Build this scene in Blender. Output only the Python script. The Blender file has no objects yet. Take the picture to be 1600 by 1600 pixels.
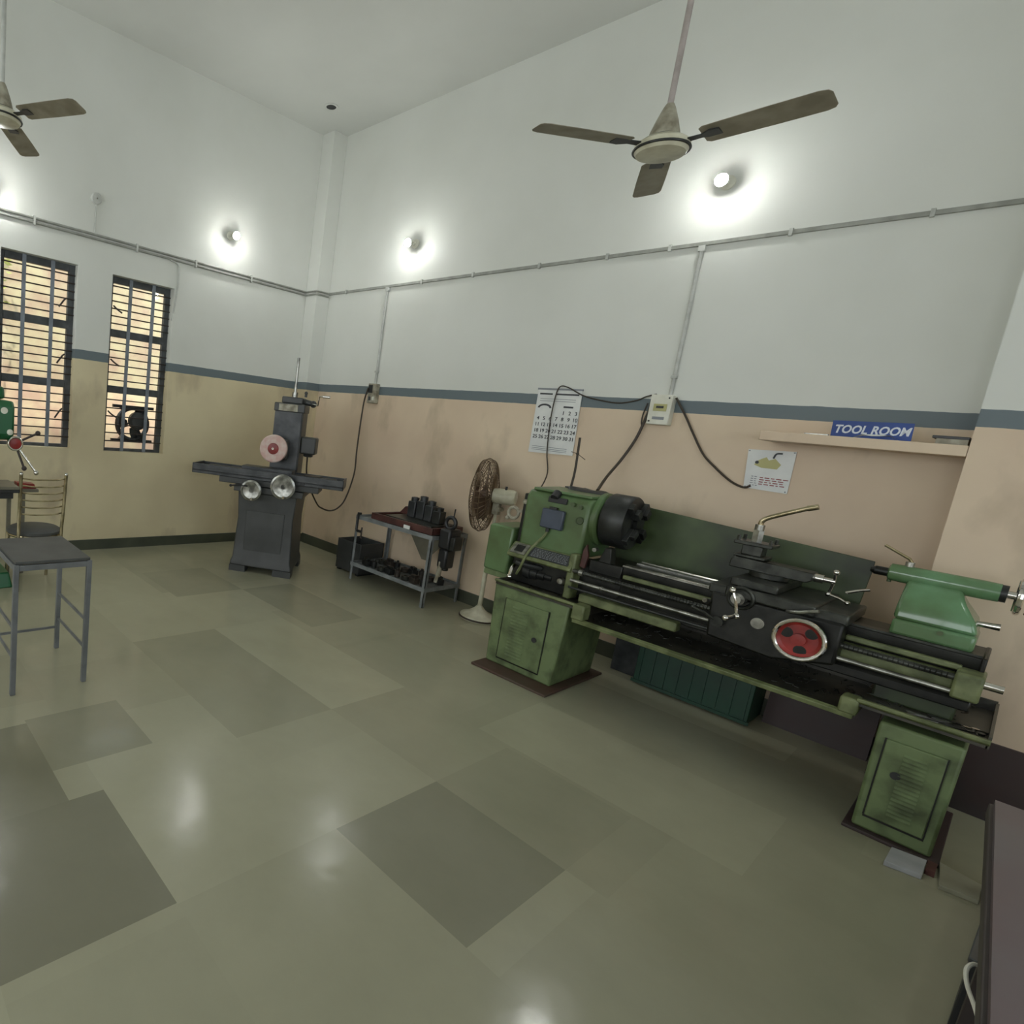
import bpy, bmesh, math, random
from mathutils import Vector, Matrix, noise
random.seed(4)
PI = math.pi
sc = bpy.context.scene
col = sc.collection

# ---------------------------------------------------------------- camera
F, CX, CY = 915.198, 435.628, 801.914
yaw, pitch, roll = 0.9055969, -0.1720004, 0.1075544
fw = Vector((-math.sin(yaw)*math.cos(pitch), math.cos(yaw)*math.cos(pitch), math.sin(pitch)))
rt = fw.cross(Vector((0, 0, 1))).normalized()
up = rt.cross(fw)
c_, s_ = math.cos(roll), math.sin(roll)
R_ = rt*c_ + up*s_
U_ = up*c_ - rt*s_
cd = bpy.data.cameras.new('camera')
cam = bpy.data.objects.new('camera', cd)
col.objects.link(cam)
m = Matrix((R_, U_, -fw)).transposed().to_4x4()
m.translation = Vector((5.75935, -4.76807, 1.6))
cam.matrix_world = m
cd.sensor_width = 36
cd.lens = F/1600*36
cd.shift_x = (800-CX)/1600
cd.shift_y = (CY-800)/1600
cd.clip_start = 0.05
sc.camera = cam

# ---------------------------------------------------------------- world, sun, exposure
sc.view_settings.view_transform = 'Standard'
sc.view_settings.look = 'None'
sc.view_settings.gamma = 1
sc.view_settings.use_curve_mapping = False
sc.view_settings.exposure = 0.5
LAMP = 270.0          # bulb radiance
w = bpy.data.worlds.new('sky')
sc.world = w
w.use_nodes = True
bg = w.node_tree.nodes['Background']
bg.inputs[0].default_value = (0.80, 0.90, 1.0, 1)
bg.inputs[1].default_value = 2.2
sd = bpy.data.lights.new('sun', 'SUN')
sd.energy = 3.4
sd.angle = 0.02
sd.color = (1.0, 0.93, 0.82)
sun = bpy.data.objects.new('sun', sd)
col.objects.link(sun)
sun.rotation_euler = Vector((0.42, -0.18, 0.9)).to_track_quat('Z', 'Y').to_euler()
sun.location = (4, -3, 12)
# area fill lights behind window openings added in the unseen rear and far walls
RWIN = [(1.0, 2.9), (3.9, 5.8), (6.6, 8.5)]      # openings added for the fill in the rear wall (x range)
FWIN = [(-3.2, -1.5), (-5.4, -3.7), (-7.6, -5.9)]  # openings added for the fill in the far wall (y range)
WZ0, WZ1 = 1.0, 2.9
XR, YN = 9.0, -8.2
def day(name, loc, d, sx, power):  # fill area light, placed just outside an added opening
    l = bpy.data.lights.new(name, 'AREA'); l.shape = 'RECTANGLE'; l.size = sx; l.size_y = WZ1-WZ0; l.energy = power
    l.color = (1.0, .985, .94)
    o = bpy.data.objects.new(name, l); col.objects.link(o)
    o.location = loc; o.rotation_euler = Vector(d).to_track_quat('-Z', 'Z').to_euler()
FILL = 22
for a, b in RWIN: day('rear_fill', ((a+b)/2, YN-.28, (WZ0+WZ1)/2), (0, 1, 0), b-a, FILL)
for a, b in FWIN: day('far_fill', (XR+.28, (a+b)/2, (WZ0+WZ1)/2), (-1, 0, 0), b-a, FILL*.25)

# ---------------------------------------------------------------- helpers
def lin(c):
    return tuple((x/255/12.92 if x/255 <= .04045 else ((x/255+.055)/1.055)**2.4) for x in c)

def mat(name, rgb, rough=.5, metal=0., var=.12, scale=8., bump=0., rgb2=None, det=4., amt=.5, emit=0., coat=0.):
    m = bpy.data.materials.new(name)
    m.use_nodes = True
    nt = m.node_tree
    b = nt.nodes['Principled BSDF']
    b.inputs['Roughness'].default_value = rough
    b.inputs['Metallic'].default_value = metal
    b.inputs['Coat Weight'].default_value = coat
    c = lin(rgb)
    c2 = lin(rgb2) if rgb2 else tuple(x*(1-var) for x in c)
    tc = nt.nodes.new('ShaderNodeTexCoord')
    n = nt.nodes.new('ShaderNodeTexNoise')
    n.inputs['Scale'].default_value = scale
    n.inputs['Detail'].default_value = det
    nt.links.new(tc.outputs['Object'], n.inputs['Vector'])
    r = nt.nodes.new('ShaderNodeValToRGB')
    r.color_ramp.elements[0].position = amt-.14
    r.color_ramp.elements[1].position = amt+.14
    r.color_ramp.elements[0].color = (*c2, 1)
    r.color_ramp.elements[1].color = (*c, 1)
    nt.links.new(n.outputs['Fac'], r.inputs['Fac'])
    nt.links.new(r.outputs['Color'], b.inputs['Base Color'])
    if bump:
        bp = nt.nodes.new('ShaderNodeBump')
        bp.inputs['Strength'].default_value = bump
        bp.inputs['Distance'].default_value = .004
        n2 = nt.nodes.new('ShaderNodeTexNoise')
        n2.inputs['Scale'].default_value = scale*6
        nt.links.new(tc.outputs['Object'], n2.inputs['Vector'])
        nt.links.new(n2.outputs['Fac'], bp.inputs['Height'])
        nt.links.new(bp.outputs['Normal'], b.inputs['Normal'])
    if emit:
        b.inputs['Emission Color'].default_value = (*c, 1)
        b.inputs['Emission Strength'].default_value = emit
    return m

M = dict(
    green=mat('green_machine_paint', (92, 120, 78), .38, 0, rgb2=(78, 96, 58), scale=5, bump=.05, coat=.15),
    green_lt=mat('green_pedestal_paint', (104, 120, 80), .5, 0, rgb2=(66, 76, 48), scale=9, amt=.42, bump=.1),
    green_edge=mat('worn_green_rim', (116, 124, 84), .45, 0, rgb2=(80, 88, 54), scale=14, bump=.1),
    green_dk=mat('oily_green_paint', (80, 98, 58), .45, 0, rgb2=(42, 48, 34), scale=2, amt=.5, bump=.1),
    green_ts=mat('tailstock_green_paint', (96, 134, 96), .25, 0, rgb2=(82, 110, 72), scale=5, coat=.35),
    drill=mat('drill_press_green', (24, 92, 52), .35, 0, scale=6),
    oil=mat('oily_black_iron', (38, 39, 35), .38, .4, rgb2=(20, 21, 18), scale=12, bump=.15),
    oil2=mat('oily_grey_iron', (68, 70, 64), .35, .5, rgb2=(36, 38, 34), scale=14, bump=.15),
    iron=mat('dark_chuck_iron', (58, 60, 58), .4, .45, rgb2=(38, 39, 38), scale=9),
    steel=mat('worn_steel', (168, 168, 160), .28, .9, rgb2=(110, 110, 104), scale=18),
    chrome=mat('chrome', (215, 212, 205), .12, 1., var=.1, scale=20),
    brass=mat('brassy_steel_tube', (186, 174, 142), .22, .9, rgb2=(140, 130, 100), scale=14),
    grind=mat('charcoal_machine_paint', (66, 68, 67), .42, 0, rgb2=(54, 56, 55), scale=5, bump=.05),
    grind2=mat('dark_table_iron', (74, 76, 77), .38, .35, rgb2=(50, 53, 55), scale=9),
    red=mat('red_enamel', (150, 40, 34), .35, 0, rgb2=(112, 30, 26), scale=8),
    maroon=mat('maroon_wood', (88, 52, 46), .5, 0, rgb2=(64, 38, 34), scale=10),
    plinth=mat('dark_maroon_plinth', (60, 56, 56), .6, 0, rgb2=(64, 46, 44), scale=2.2),
    skirt=mat('dark_stone_skirting', (78, 82, 68), .35, 0, rgb2=(62, 66, 56), scale=3),
    cream=mat('cream_enamel', (206, 204, 182), .35, 0, rgb2=(178, 174, 150), scale=10),
    creamd=mat('dusty_cream_enamel', (170, 166, 148), .5, 0, rgb2=(118, 112, 94), scale=16),
    blade=mat('dusty_fan_blade', (148, 142, 124), .55, 0, rgb2=(124, 118, 100), scale=9),
    rodm=mat('painted_fan_rod', (170, 160, 156), .5, 0, rgb2=(150, 142, 136), scale=20),
    pvc=mat('grey_white_conduit', (196, 198, 192), .5, 0, rgb2=(170, 172, 166), scale=12),
    white=mat('white_plastic', (222, 222, 208), .4, 0, rgb2=(205, 204, 188), scale=10),
    paper=mat('white_paper', (226, 228, 224), .7, 0, rgb2=(212, 214, 212), scale=6),
    ink=mat('grey_black_ink', (66, 68, 72), .7, 0, scale=5),
    inklt=mat('pale_grey_ink', (140, 144, 148), .7, 0, scale=5),
    inkred=mat('dull_red_ink', (150, 84, 84), .7, 0, scale=5),
    inkyel=mat('yellow_green_ink', (186, 182, 126), .6, 0, scale=5),
    black=mat('black_plastic', (34, 35, 36), .4, 0, scale=9),
    rubber=mat('black_cable_rubber', (58, 50, 40), .5, 0, scale=9),
    bluegrey=mat('blue_grey_switch_box', (70, 78, 92), .35, 0, rgb2=(58, 66, 78), scale=8),
    cage=mat('brown_wire_cage', (118, 98, 76), .4, .4, rgb2=(90, 74, 56), scale=12),
    cageb=mat('brown_fan_blade', (104, 82, 66), .45, 0, rgb2=(80, 62, 50), scale=6),
    stoolm=mat('grey_painted_steel', (112, 115, 116), .45, .1, rgb2=(94, 97, 98), scale=9),
    cartm=mat('light_grey_steel_angle', (138, 142, 142), .45, .1, rgb2=(110, 114, 114), scale=9),
    seat=mat('dark_grey_seat_board', (74, 76, 74), .55, 0, rgb2=(62, 64, 62), scale=7),
    winf=mat('blue_grey_window_steel', (76, 80, 82), .5, 0, rgb2=(54, 57, 58), scale=9),
    winb=mat('pale_blue_grey_bar', (128, 136, 146), .45, 0, rgb2=(110, 118, 126), scale=9),
    rod=mat('rusty_window_rod', (58, 50, 46), .6, .1, scale=9),
    signb=mat('blue_sign_enamel', (28, 66, 140), .35, 0, rgb2=(24, 58, 126), scale=8),
    signw=mat('white_sign_letters', (218, 224, 232), .5, 0, scale=8),
    cratem=mat('dark_green_plastic', (18, 62, 44), .45, 0, rgb2=(14, 50, 36), scale=6),
    table=mat('purple_grey_laminate', (92, 84, 86), .4, 0, rgb2=(90, 74, 76), scale=3),
    tabled=mat('dark_table_edge', (58, 50, 48), .5, 0, scale=6),
    tile=mat('white_marble_offcut', (176, 178, 180), .4, 0, rgb2=(158, 160, 162), scale=9),
    tileb=mat('beige_stone_offcut', (150, 148, 128), .45, 0, rgb2=(136, 134, 114), scale=9),
    trayg=mat('oily_tray_grime', (74, 72, 62), .4, .1, rgb2=(40, 40, 34), scale=6),
    plate=mat('brown_packing_plate', (78, 66, 54), .6, 0, rgb2=(76, 54, 44), scale=5),
    pvcd=mat('dusty_grey_conduit', (158, 160, 152), .5, 0, rgb2=(136, 138, 130), scale=12),
    wheel=mat('pinkish_guard_paint', (204, 186, 176), .5, 0, rgb2=(196, 160, 150), scale=20),
    bulb=mat('lit_bulb', (255, 255, 250), .4, 0, var=0, emit=LAMP),
    scrap=mat('rusty_scrap', (78, 70, 62), .5, .4, rgb2=(46, 42, 38), scale=20),
    tan_tin=mat('dull_grey_tin', (120, 116, 100), .5, .2, rgb2=(100, 98, 84), scale=7),
    leaf=mat('leaf_green', (196, 196, 120), .6, 0, rgb2=(150, 160, 84), scale=8),
)
M['bulb'].node_tree.nodes['Principled BSDF'].inputs['Emission Color'].default_value = (.99, 1.0, .98, 1)

gm = bpy.data.materials.new('clear_window_glass')
gm.use_nodes = True
nt = gm.node_tree
nt.nodes.clear()
o_ = nt.nodes.new('ShaderNodeOutputMaterial')
mx = nt.nodes.new('ShaderNodeMixShader')
mx.inputs[0].default_value = .06
tr = nt.nodes.new('ShaderNodeBsdfTransparent')
tr.inputs[0].default_value = (.93, .95, .93, 1)
gl = nt.nodes.new('ShaderNodeBsdfGlossy')
gl.inputs['Roughness'].default_value = .05
nt.links.new(tr.outputs[0], mx.inputs[1]); nt.links.new(gl.outputs[0], mx.inputs[2]); nt.links.new(mx.outputs[0], o_.inputs[0])
M['glass'] = gm

class MB:
    def __init__(s, mtx=None):
        s.bm = bmesh.new(); s.m = mtx
    def _v(s, p):
        return s.bm.verts.new(s.m @ Vector(p) if s.m else Vector(p))
    def grid(s, rings, cap=True, closed=True):
        R = [[s._v(p) for p in r] for r in rings]
        n = len(R[0])
        for a, b in zip(R, R[1:]):
            for i in range(n if closed else n-1):
                j = (i+1) % n
                s.bm.faces.new((a[i], a[j], b[j], b[i]))
        if cap:
            s.bm.faces.new(R[0][::-1]); s.bm.faces.new(R[-1])
        return s
    def box(s, x0, x1, y0, y1, z0, z1):
        return s.prism([(x0, y0), (x1, y0), (x1, y1), (x0, y1)], 'z', z0, z1)
    def prism(s, poly, ax, a, b, poly2=None):
        def f(q, t):
            return {'z': (q[0], q[1], t), 'y': (q[0], t, q[1]), 'x': (t, q[0], q[1])}[ax]
        return s.grid([[f(q, a) for q in poly], [f(q, b) for q in (poly2 or poly)]])
    def frame(s, d):
        d = Vector(d).normalized()
        u = d.orthogonal().normalized()
        if abs(d.z) < .9: u = d.cross(Vector((0, 0, 1))).normalized()
        return d, u, d.cross(u)
    def cyl(s, p, q, r, r2=None, n=18):
        p, q = Vector(p), Vector(q)
        d, u, v = s.frame(q-p)
        r2 = r if r2 is None else r2
        return s.grid([[o+(u*math.cos(t)+v*math.sin(t))*rr for t in [2*PI*i/n for i in range(n)]] for o, rr in ((p, r), (q, r2))])
    def rev(s, prof, p=(0, 0, 0), d=(0, 0, 1), n=24, cap=True):
        p = Vector(p); d, u, v = s.frame(d)
        return s.grid([[p+d*t+(u*math.cos(a)+v*math.sin(a))*max(r, 1e-4) for a in [2*PI*i/n for i in range(n)]] for r, t in prof], cap)
    def tube(s, pts, r, n=8, smooth=0):
        P = [Vector(p) for p in pts]
        if smooth:
            Q = [P[0]*2-P[1]]+P+[P[-1]*2-P[-2]]
            out = []
            for i in range(1, len(Q)-2):
                for k in range(smooth):
                    t = k/smooth
                    a, b, c, d = Q[i-1:i+3]
                    out.append(.5*((2*b)+(c-a)*t+(2*a-5*b+4*c-d)*t*t+(-a+3*b-3*c+d)*t**3))
            out.append(P[-1]); P = out
        rings = []
        u = None
        for i, p in enumerate(P):
            d = (P[min(i+1, len(P)-1)]-P[max(i-1, 0)]).normalized()
            if u is None: _, u, v = s.frame(d)
            else:
                u = (u-d*u.dot(d)).normalized()
            v = d.cross(u)
            rings.append([p+(u*math.cos(a)+v*math.sin(a))*r for a in [2*PI*k/n for k in range(n)]])
        return s.grid(rings)
    def torus(s, c, d, R, r, n=28, k=8, a0=0, a1=2*PI):
        c = Vector(c); d, u, v = s.frame(d)
        full = abs(a1-a0-2*PI) < 1e-6
        rings = []
        for i in range(n+1):
            t = a0+(a1-a0)*i/n
            e = u*math.cos(t)+v*math.sin(t)
            rings.append([c+e*R+(e*math.cos(b)+d*math.sin(b))*r for b in [2*PI*j/k for j in range(k)]])
        return s.grid(rings, cap=not full)
    def ball(s, c, r, sz=1., n=14):
        c = Vector(c)
        return s.rev([(r*math.sin(PI*i/(n//2+2)), -r*sz*math.cos(PI*i/(n//2+2))) for i in range(n//2+3)], c, (0, 0, 1), n)
    def bar(s, p, q, w, h=None):
        p, q = Vector(p), Vector(q); h = h or w
        d, u, v = s.frame(q-p)
        return s.grid([[o+u*a*w/2+v*b*h/2 for a, b in ((-1, -1), (1, -1), (1, 1), (-1, 1))] for o in (p, q)])

INV = {}
def tag(o, label=None, cat=None, group=None, kind=None):
    if label: o['label'] = label
    if cat: o['category'] = cat
    if group: o['group'] = group
    if kind: o['kind'] = kind
    return o

def thing(name, label, cat, loc, rz=0, group=None, kind=None):
    """Empty at the thing's base; rz None-> authored in world coordinates, else local coordinates"""
    o = bpy.data.objects.new(name, None)
    o.empty_display_size = .1
    col.objects.link(o)
    o.location = loc
    if rz: o.rotation_euler = (0, 0, rz)
    INV[o.name] = Vector(loc) if not rz else None
    return tag(o, label, cat, group, kind)

def obj(name, mb, material, parent=None, bevel=0, ang=35, loc=None, label=None, sub=0):
    bm = mb.bm
    off = Vector((0, 0, 0))
    if parent is not None:
        off = INV.get(parent.name) or off
    elif loc is not None:
        off = Vector(loc)
    if off.length:
        bmesh.ops.translate(bm, verts=bm.verts, vec=-off)
    bmesh.ops.recalc_face_normals(bm, faces=bm.faces)
    for f in bm.faces: f.smooth = True
    lim = math.radians(ang)
    for e in bm.edges:
        if len(e.link_faces) == 2:
            e.smooth = e.calc_face_angle(0) < lim
    me = bpy.data.meshes.new(name)
    bm.to_mesh(me); bm.free()
    o = bpy.data.objects.new(name, me)
    col.objects.link(o)
    me.materials.append(M[material] if isinstance(material, str) else material)
    if parent is not None:
        o.parent = parent
        # children of parts keep the same offset frame
        INV[o.name] = INV.get(parent.name)
    elif loc is not None:
        o.location = loc
    if bevel:
        b = o.modifiers.new('bevel', 'BEVEL')
        b.width = bevel; b.segments = 2; b.limit_method = 'ANGLE'; b.angle_limit = math.radians(50)
    if label: o['label'] = label
    return o

def copy_tree(o, parent=None):
    c = o.copy(); col.objects.link(c)
    if parent is not None: c.parent = parent
    for ch in list(o.children): copy_tree(ch, c)
    return c

def text_mb(lines, mtx, bold=0, shear=0):
    """lines: (string, x, y, size) -> MB with flat extruded letters"""
    mb = MB()
    for s, x, y, size in lines:
        cu = bpy.data.curves.new('t', 'FONT')
        cu.body = s; cu.size = size; cu.extrude = .0012; cu.offset = bold*size; cu.shear = shear
        cu.align_x = 'CENTER'; cu.align_y = 'CENTER'; cu.resolution_u = 3
        ob = bpy.data.objects.new('t', cu); col.objects.link(ob)
        bpy.context.view_layer.update()
        me = bpy.data.meshes.new_from_object(ob.evaluated_get(bpy.context.evaluated_depsgraph_get()))
        me.transform(mtx @ Matrix.Translation((x, y, 0)))
        mb.bm.from_mesh(me)
        bpy.data.objects.remove(ob); bpy.data.curves.remove(cu); bpy.data.meshes.remove(me)
    return mb

def struct(name, mb, material, **k):
    o = obj(name, mb, material, **k)
    o['kind'] = 'structure'
    return o

# ---------------------------------------------------------------- wall paint (white above a grey band above a tan dado)
def wall_mat(name, tan, tan2, z0=1.885, z1=1.972):
    m = bpy.data.materials.new(name); m.use_nodes = True
    nt = m.node_tree; N = nt.nodes; L = nt.links
    b = N['Principled BSDF']; b.inputs['Roughness'].default_value = .55
    g = N.new('ShaderNodeNewGeometry')
    sep = N.new('ShaderNodeSeparateXYZ'); L.new(g.outputs['Position'], sep.inputs[0])
    n = N.new('ShaderNodeTexNoise'); n.inputs['Scale'].default_value = 1.1; n.inputs['Detail'].default_value = 6
    L.new(g.outputs['Position'], n.inputs['Vector'])
    r = N.new('ShaderNodeValToRGB'); L.new(n.outputs['Fac'], r.inputs['Fac'])
    r.color_ramp.elements[0].position = .3; r.color_ramp.elements[1].position = .62
    r.color_ramp.elements[0].color = (*lin(tan2), 1); r.color_ramp.elements[1].color = (*lin(tan), 1)
    r2 = N.new('ShaderNodeValToRGB'); L.new(n.outputs['Fac'], r2.inputs['Fac'])
    r2.color_ramp.elements[0].position = .3; r2.color_ramp.elements[1].position = .62
    r2.color_ramp.elements[0].color = (*lin((206, 208, 200)), 1); r2.color_ramp.elements[1].color = (*lin((214, 216, 209)), 1)
    n2 = N.new('ShaderNodeTexNoise'); n2.inputs['Scale'].default_value = 9
    L.new(g.outputs['Position'], n2.inputs['Vector'])
    ma = N.new('ShaderNodeMath'); ma.operation = 'MULTIPLY_ADD'; ma.inputs[1].default_value = .008
    L.new(n2.outputs['Fac'], ma.inputs[0]); L.new(sep.outputs[2], ma.inputs[2])
    def gt(v):
        q = N.new('ShaderNodeMath'); q.operation = 'GREATER_THAN'; q.inputs[1].default_value = v+.004
        L.new(ma.outputs[0], q.inputs[0]); return q
    m1 = N.new('ShaderNodeMix'); m1.data_type = 'RGBA'; m1.inputs[7].default_value = (*lin((100, 112, 116)), 1)
    L.new(gt(z0).outputs[0], m1.inputs[0]); L.new(r.outputs[0], m1.inputs[6])
    n4 = N.new('ShaderNodeTexNoise'); n4.inputs['Scale'].default_value = 1.7; n4.inputs['Detail'].default_value = 5
    mp = N.new('ShaderNodeMapping'); mp.inputs['Scale'].default_value = (1.5, 1.5, .8); mp.inputs['Location'].default_value = (3.1, 1.7, .4)
    L.new(g.outputs['Position'], mp.inputs[0]); L.new(mp.outputs[0], n4.inputs['Vector'])
    r4 = N.new('ShaderNodeMapRange'); r4.inputs[1].default_value = .54; r4.inputs[2].default_value = .68; r4.inputs[4].default_value = .55
    L.new(n4.outputs['Fac'], r4.inputs[0])
    m5 = N.new('ShaderNodeMix'); m5.data_type = 'RGBA'; m5.inputs[7].default_value = (*lin((158, 142, 118)), 1)
    L.new(r4.outputs[0], m5.inputs[0]); L.new(r.outputs[0], m5.inputs[6]); L.new(m5.outputs[2], m1.inputs[6])
    m2 = N.new('ShaderNodeMix'); m2.data_type = 'RGBA'
    L.new(gt(z1).outputs[0], m2.inputs[0]); L.new(m1.outputs[2], m2.inputs[6]); L.new(r2.outputs[0], m2.inputs[7])
    L.new(m2.outputs[2], b.inputs['Base Color'])
    bp = N.new('ShaderNodeBump'); bp.inputs['Strength'].default_value = .25; bp.inputs['Distance'].default_value = .006
    n3 = N.new('ShaderNodeTexNoise'); n3.inputs['Scale'].default_value = 5; n3.inputs['Detail'].default_value = 3
    L.new(g.outputs['Position'], n3.inputs['Vector']); L.new(n3.outputs['Fac'], bp.inputs['Height']); L.new(bp.outputs[0], b.inputs['Normal'])
    return m
WL = wall_mat('left_wall_paint', (214, 202, 166), (198, 184, 150))
WR = wall_mat('right_wall_paint', (218, 199, 172), (202, 180, 155))
CE = mat('ceiling_paint', (206, 208, 202), .6, 0, rgb2=(200, 202, 196), scale=1)

H = 4.745
WT = .24     # wall thickness
# left wall with window openings
OPEN = [(-2.57, -1.915, 1.015, 2.715), (-3.56, -2.90, 1.03, 2.725), (-4.6, -3.94, 1.03, 2.725)]
mb = MB()
edges = [0.0]
for a, b, z0, z1 in OPEN:
    mb.box(-WT, 0, b, edges[-1], 0, H); edges.append(a)
    mb.box(-WT, 0, a, b, 0, z0); mb.box(-WT, 0, a, b, z1, H)
mb.box(-WT, 0, YN-WT, edges[-1], 0, H)
mb.box(0, .20, -.195, 0, 0, H)             # corner pilaster
struct('wall_left', mb, WL)
mb = MB()
mb.box(-WT, XR+WT, 0, WT, 0, H)
mb.box(5.495, XR, -.30, 0, 0, H)           # projecting pier
struct('wall_right', mb, WR)
mb = MB(); e = 0
for a, b in RWIN:
    mb.box(e, a, YN-WT, YN, 0, H).box(a, b, YN-WT, YN, 0, WZ0).box(a, b, YN-WT, YN, WZ1, H); e = b
struct('wall_rear', mb.box(e, XR, YN-WT, YN, 0, H), WR)
mb = MB(); e = 0
for a, b in FWIN:
    mb.box(XR, XR+WT, b, e, 0, H).box(XR, XR+WT, a, b, 0, WZ0).box(XR, XR+WT, a, b, WZ1, H); e = a
struct('wall_far', mb.box(XR, XR+WT, YN-WT, e, 0, H), WR)
for i, (a, b) in enumerate(RWIN+FWIN):
    P_ = (lambda u0, u1, z0, z1, mb: mb.box(u0, u1, YN-.16, YN-.11, z0, z1)) if i < 3 else (lambda u0, u1, z0, z1, mb: mb.box(XR+.11, XR+.16, u0, u1, z0, z1))
    mb = MB(); n_ = 4
    for k in range(n_+1):
        u = a+.02+(b-a-.04)*k/n_; P_(u-.02, u+.02, WZ0, WZ1, mb)
    for k in range(3):
        z = WZ0+.02+(WZ1-WZ0-.04)*k/2; P_(a, b, z-.02, z+.02, mb)
    struct('window_%d' % (4+i), mb, 'winf')  # unseen window frames added around the fill lights
struct('ceiling', MB().box(-WT, XR+WT, YN-WT, WT, H, H+.2), CE)

# ---------------------------------------------------------------- floor of polished stone slabs
def floor_mat():
    m = bpy.data.materials.new('polished_green_stone'); m.use_nodes = True
    nt = m.node_tree; N = nt.nodes; L = nt.links
    b = N['Principled BSDF']
    at = N.new('ShaderNodeAttribute'); at.attribute_name = 'tone'
    g = N.new('ShaderNodeNewGeometry')
    n = N.new('ShaderNodeTexNoise'); n.inputs['Scale'].default_value = 2.2; n.inputs['Detail'].default_value = 8; n.inputs['Roughness'].default_value = .65
    L.new(g.outputs['Position'], n.inputs['Vector'])
    mr = N.new('ShaderNodeMapRange'); mr.inputs[3].default_value = .84; mr.inputs[4].default_value = 1.14
    L.new(n.outputs['Fac'], mr.inputs[0])
    mx = N.new('ShaderNodeMix'); mx.data_type = 'RGBA'; mx.blend_type = 'MULTIPLY'; mx.inputs[0].default_value = 1
    L.new(at.outputs['Color'], mx.inputs[6]); L.new(mr.outputs[0], mx.inputs[7])
    L.new(mx.outputs[2], b.inputs['Base Color'])
    n2 = N.new('ShaderNodeTexNoise'); n2.inputs['Scale'].default_value = 3.5; n2.inputs['Detail'].default_value = 8
    L.new(g.outputs['Position'], n2.inputs['Vector'])
    m2 = N.new('ShaderNodeMapRange'); m2.inputs[1].default_value = .35; m2.inputs[2].default_value = .7; m2.inputs[3].default_value = .13; m2.inputs[4].default_value = .27
    L.new(n2.outputs['Fac'], m2.inputs[0]); L.new(m2.outputs[0], b.inputs['Roughness'])
    bp = N.new('ShaderNodeBump'); bp.inputs['Strength'].default_value = .38; bp.inputs['Distance'].default_value = .003
    n3 = N.new('ShaderNodeTexNoise'); n3.inputs['Scale'].default_value = 11; n3.inputs['Detail'].default_value = 6
    L.new(g.outputs['Position'], n3.inputs['Vector']); L.new(n3.outputs['Fac'], bp.inputs['Height']); L.new(bp.outputs[0], b.inputs['Normal'])
    b.inputs['Specular IOR Level'].default_value = .36
    return m
spec = [  # x0,x1,y0,y1,tone
    (4.345, 4.955, -3.2, -2.57, .70), (3.69, 4.34, -4.43, -3.9, .58), (3.02, 3.475, -4.04, -3.58, .76),
    (3.05, 3.69, -4.43, -4.04, .62), (2.35, 3.62, -3.2, -2.57, .88), (4.345, 4.955, -2.57, -1.98, .87), (.92, 1.63, -2.5, -1.85, .84),
    (1.63, 2.6, -1.85, -1.3, .82), (2.35, 3.62, -2.57, -1.95, 1.1), (1.5, 2.35, -2.57, -1.95, 1.06), (3.475, 4.345, -3.9, -3.2, 1.02),
    (3.05, 5.2, -.62, -.33, 1.12), (3.0, 4.0, -1.98, -1.25, .96), (1.6, 2.35, -3.2, -2.57, 1.05)]
rows = [0, -.33, -.62, -1.28, -1.95, -2.57, -3.2, -3.9, -4.43, -5.1, -5.75, -6.4, -7.1, -7.7, YN]
slabs = []
rng = random.Random(11)
for a, b in zip(rows, rows[1:]):
    x = -.05
    while x < XR:
        wd = rng.choice((.62, .75, .92, 1.2))
        slabs.append((x, min(x+wd, XR), b, a, .92+.12*rng.random()))
        x += wd
xs = sorted({round(v, 3) for s in slabs+spec for v in s[:2]} | {0})
xs = [x for x in xs if 0 <= x <= XR]
ys = sorted({round(v, 3) for s in slabs+spec for v in s[2:4]})
bm = bmesh.new()
vs = {(i, j): bm.verts.new((x, y, 0)) for i, x in enumerate(xs) for j, y in enumerate(ys)}
tones = []
for i in range(len(xs)-1):
    for j in range(len(ys)-1):
        bm.faces.new((vs[i, j], vs[i+1, j], vs[i+1, j+1], vs[i, j+1]))
        cx, cy = (xs[i]+xs[i+1])/2, (ys[j]+ys[j+1])/2
        t = 1
        for s in spec+slabs:
            if s[0] <= cx <= s[1] and s[2] <= cy <= s[3]:
                t = s[4]; break
        tones.append(t)
me = bpy.data.meshes.new('floor'); bm.to_mesh(me); bm.free()
ca = me.color_attributes.new('tone', 'FLOAT_COLOR', 'CORNER')
base = lin((156, 154, 131))
for p, t in zip(me.polygons, tones):
    for li in p.loop_indices:
        ca.data[li].color = (base[0]*t, base[1]*t, base[2]*t, 1)
me.materials.append(floor_mat())
fo = bpy.data.objects.new('floor', me); col.objects.link(fo); fo['kind'] = 'structure'

# skirting
struct('baseboard_left', MB().box(0, .012, YN, -.195, 0, .105).box(.2, .212, -.207, 0, 0, .105).box(0, .212, -.207, -.195, 0, .105), 'skirt')
struct('baseboard_right', MB().box(.212, 5.495, -.012, 0, 0, .115), 'skirt')
struct('trim_1', MB().box(5.495, XR, -.315, -.30, 0, .385).box(5.48, 5.495, -.315, 0, 0, .385), 'plinth')

# ---------------------------------------------------------------- ceiling hole / hook box
t = thing('ceiling_box', 'small dark round box set in the ceiling near the corner', 'ceiling box', (.54, -.56, H))
obj('rim', MB().rev([(.075, -.002), (.075, -.006), (.052, -.008), (.052, -.002)], (.54, -.56, H), n=28, cap=False), CE, t)
obj('opening', MB().cyl((.54, -.56, H-.001), (.54, -.56, H-.005), .052, n=28), 'black', t)

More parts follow.
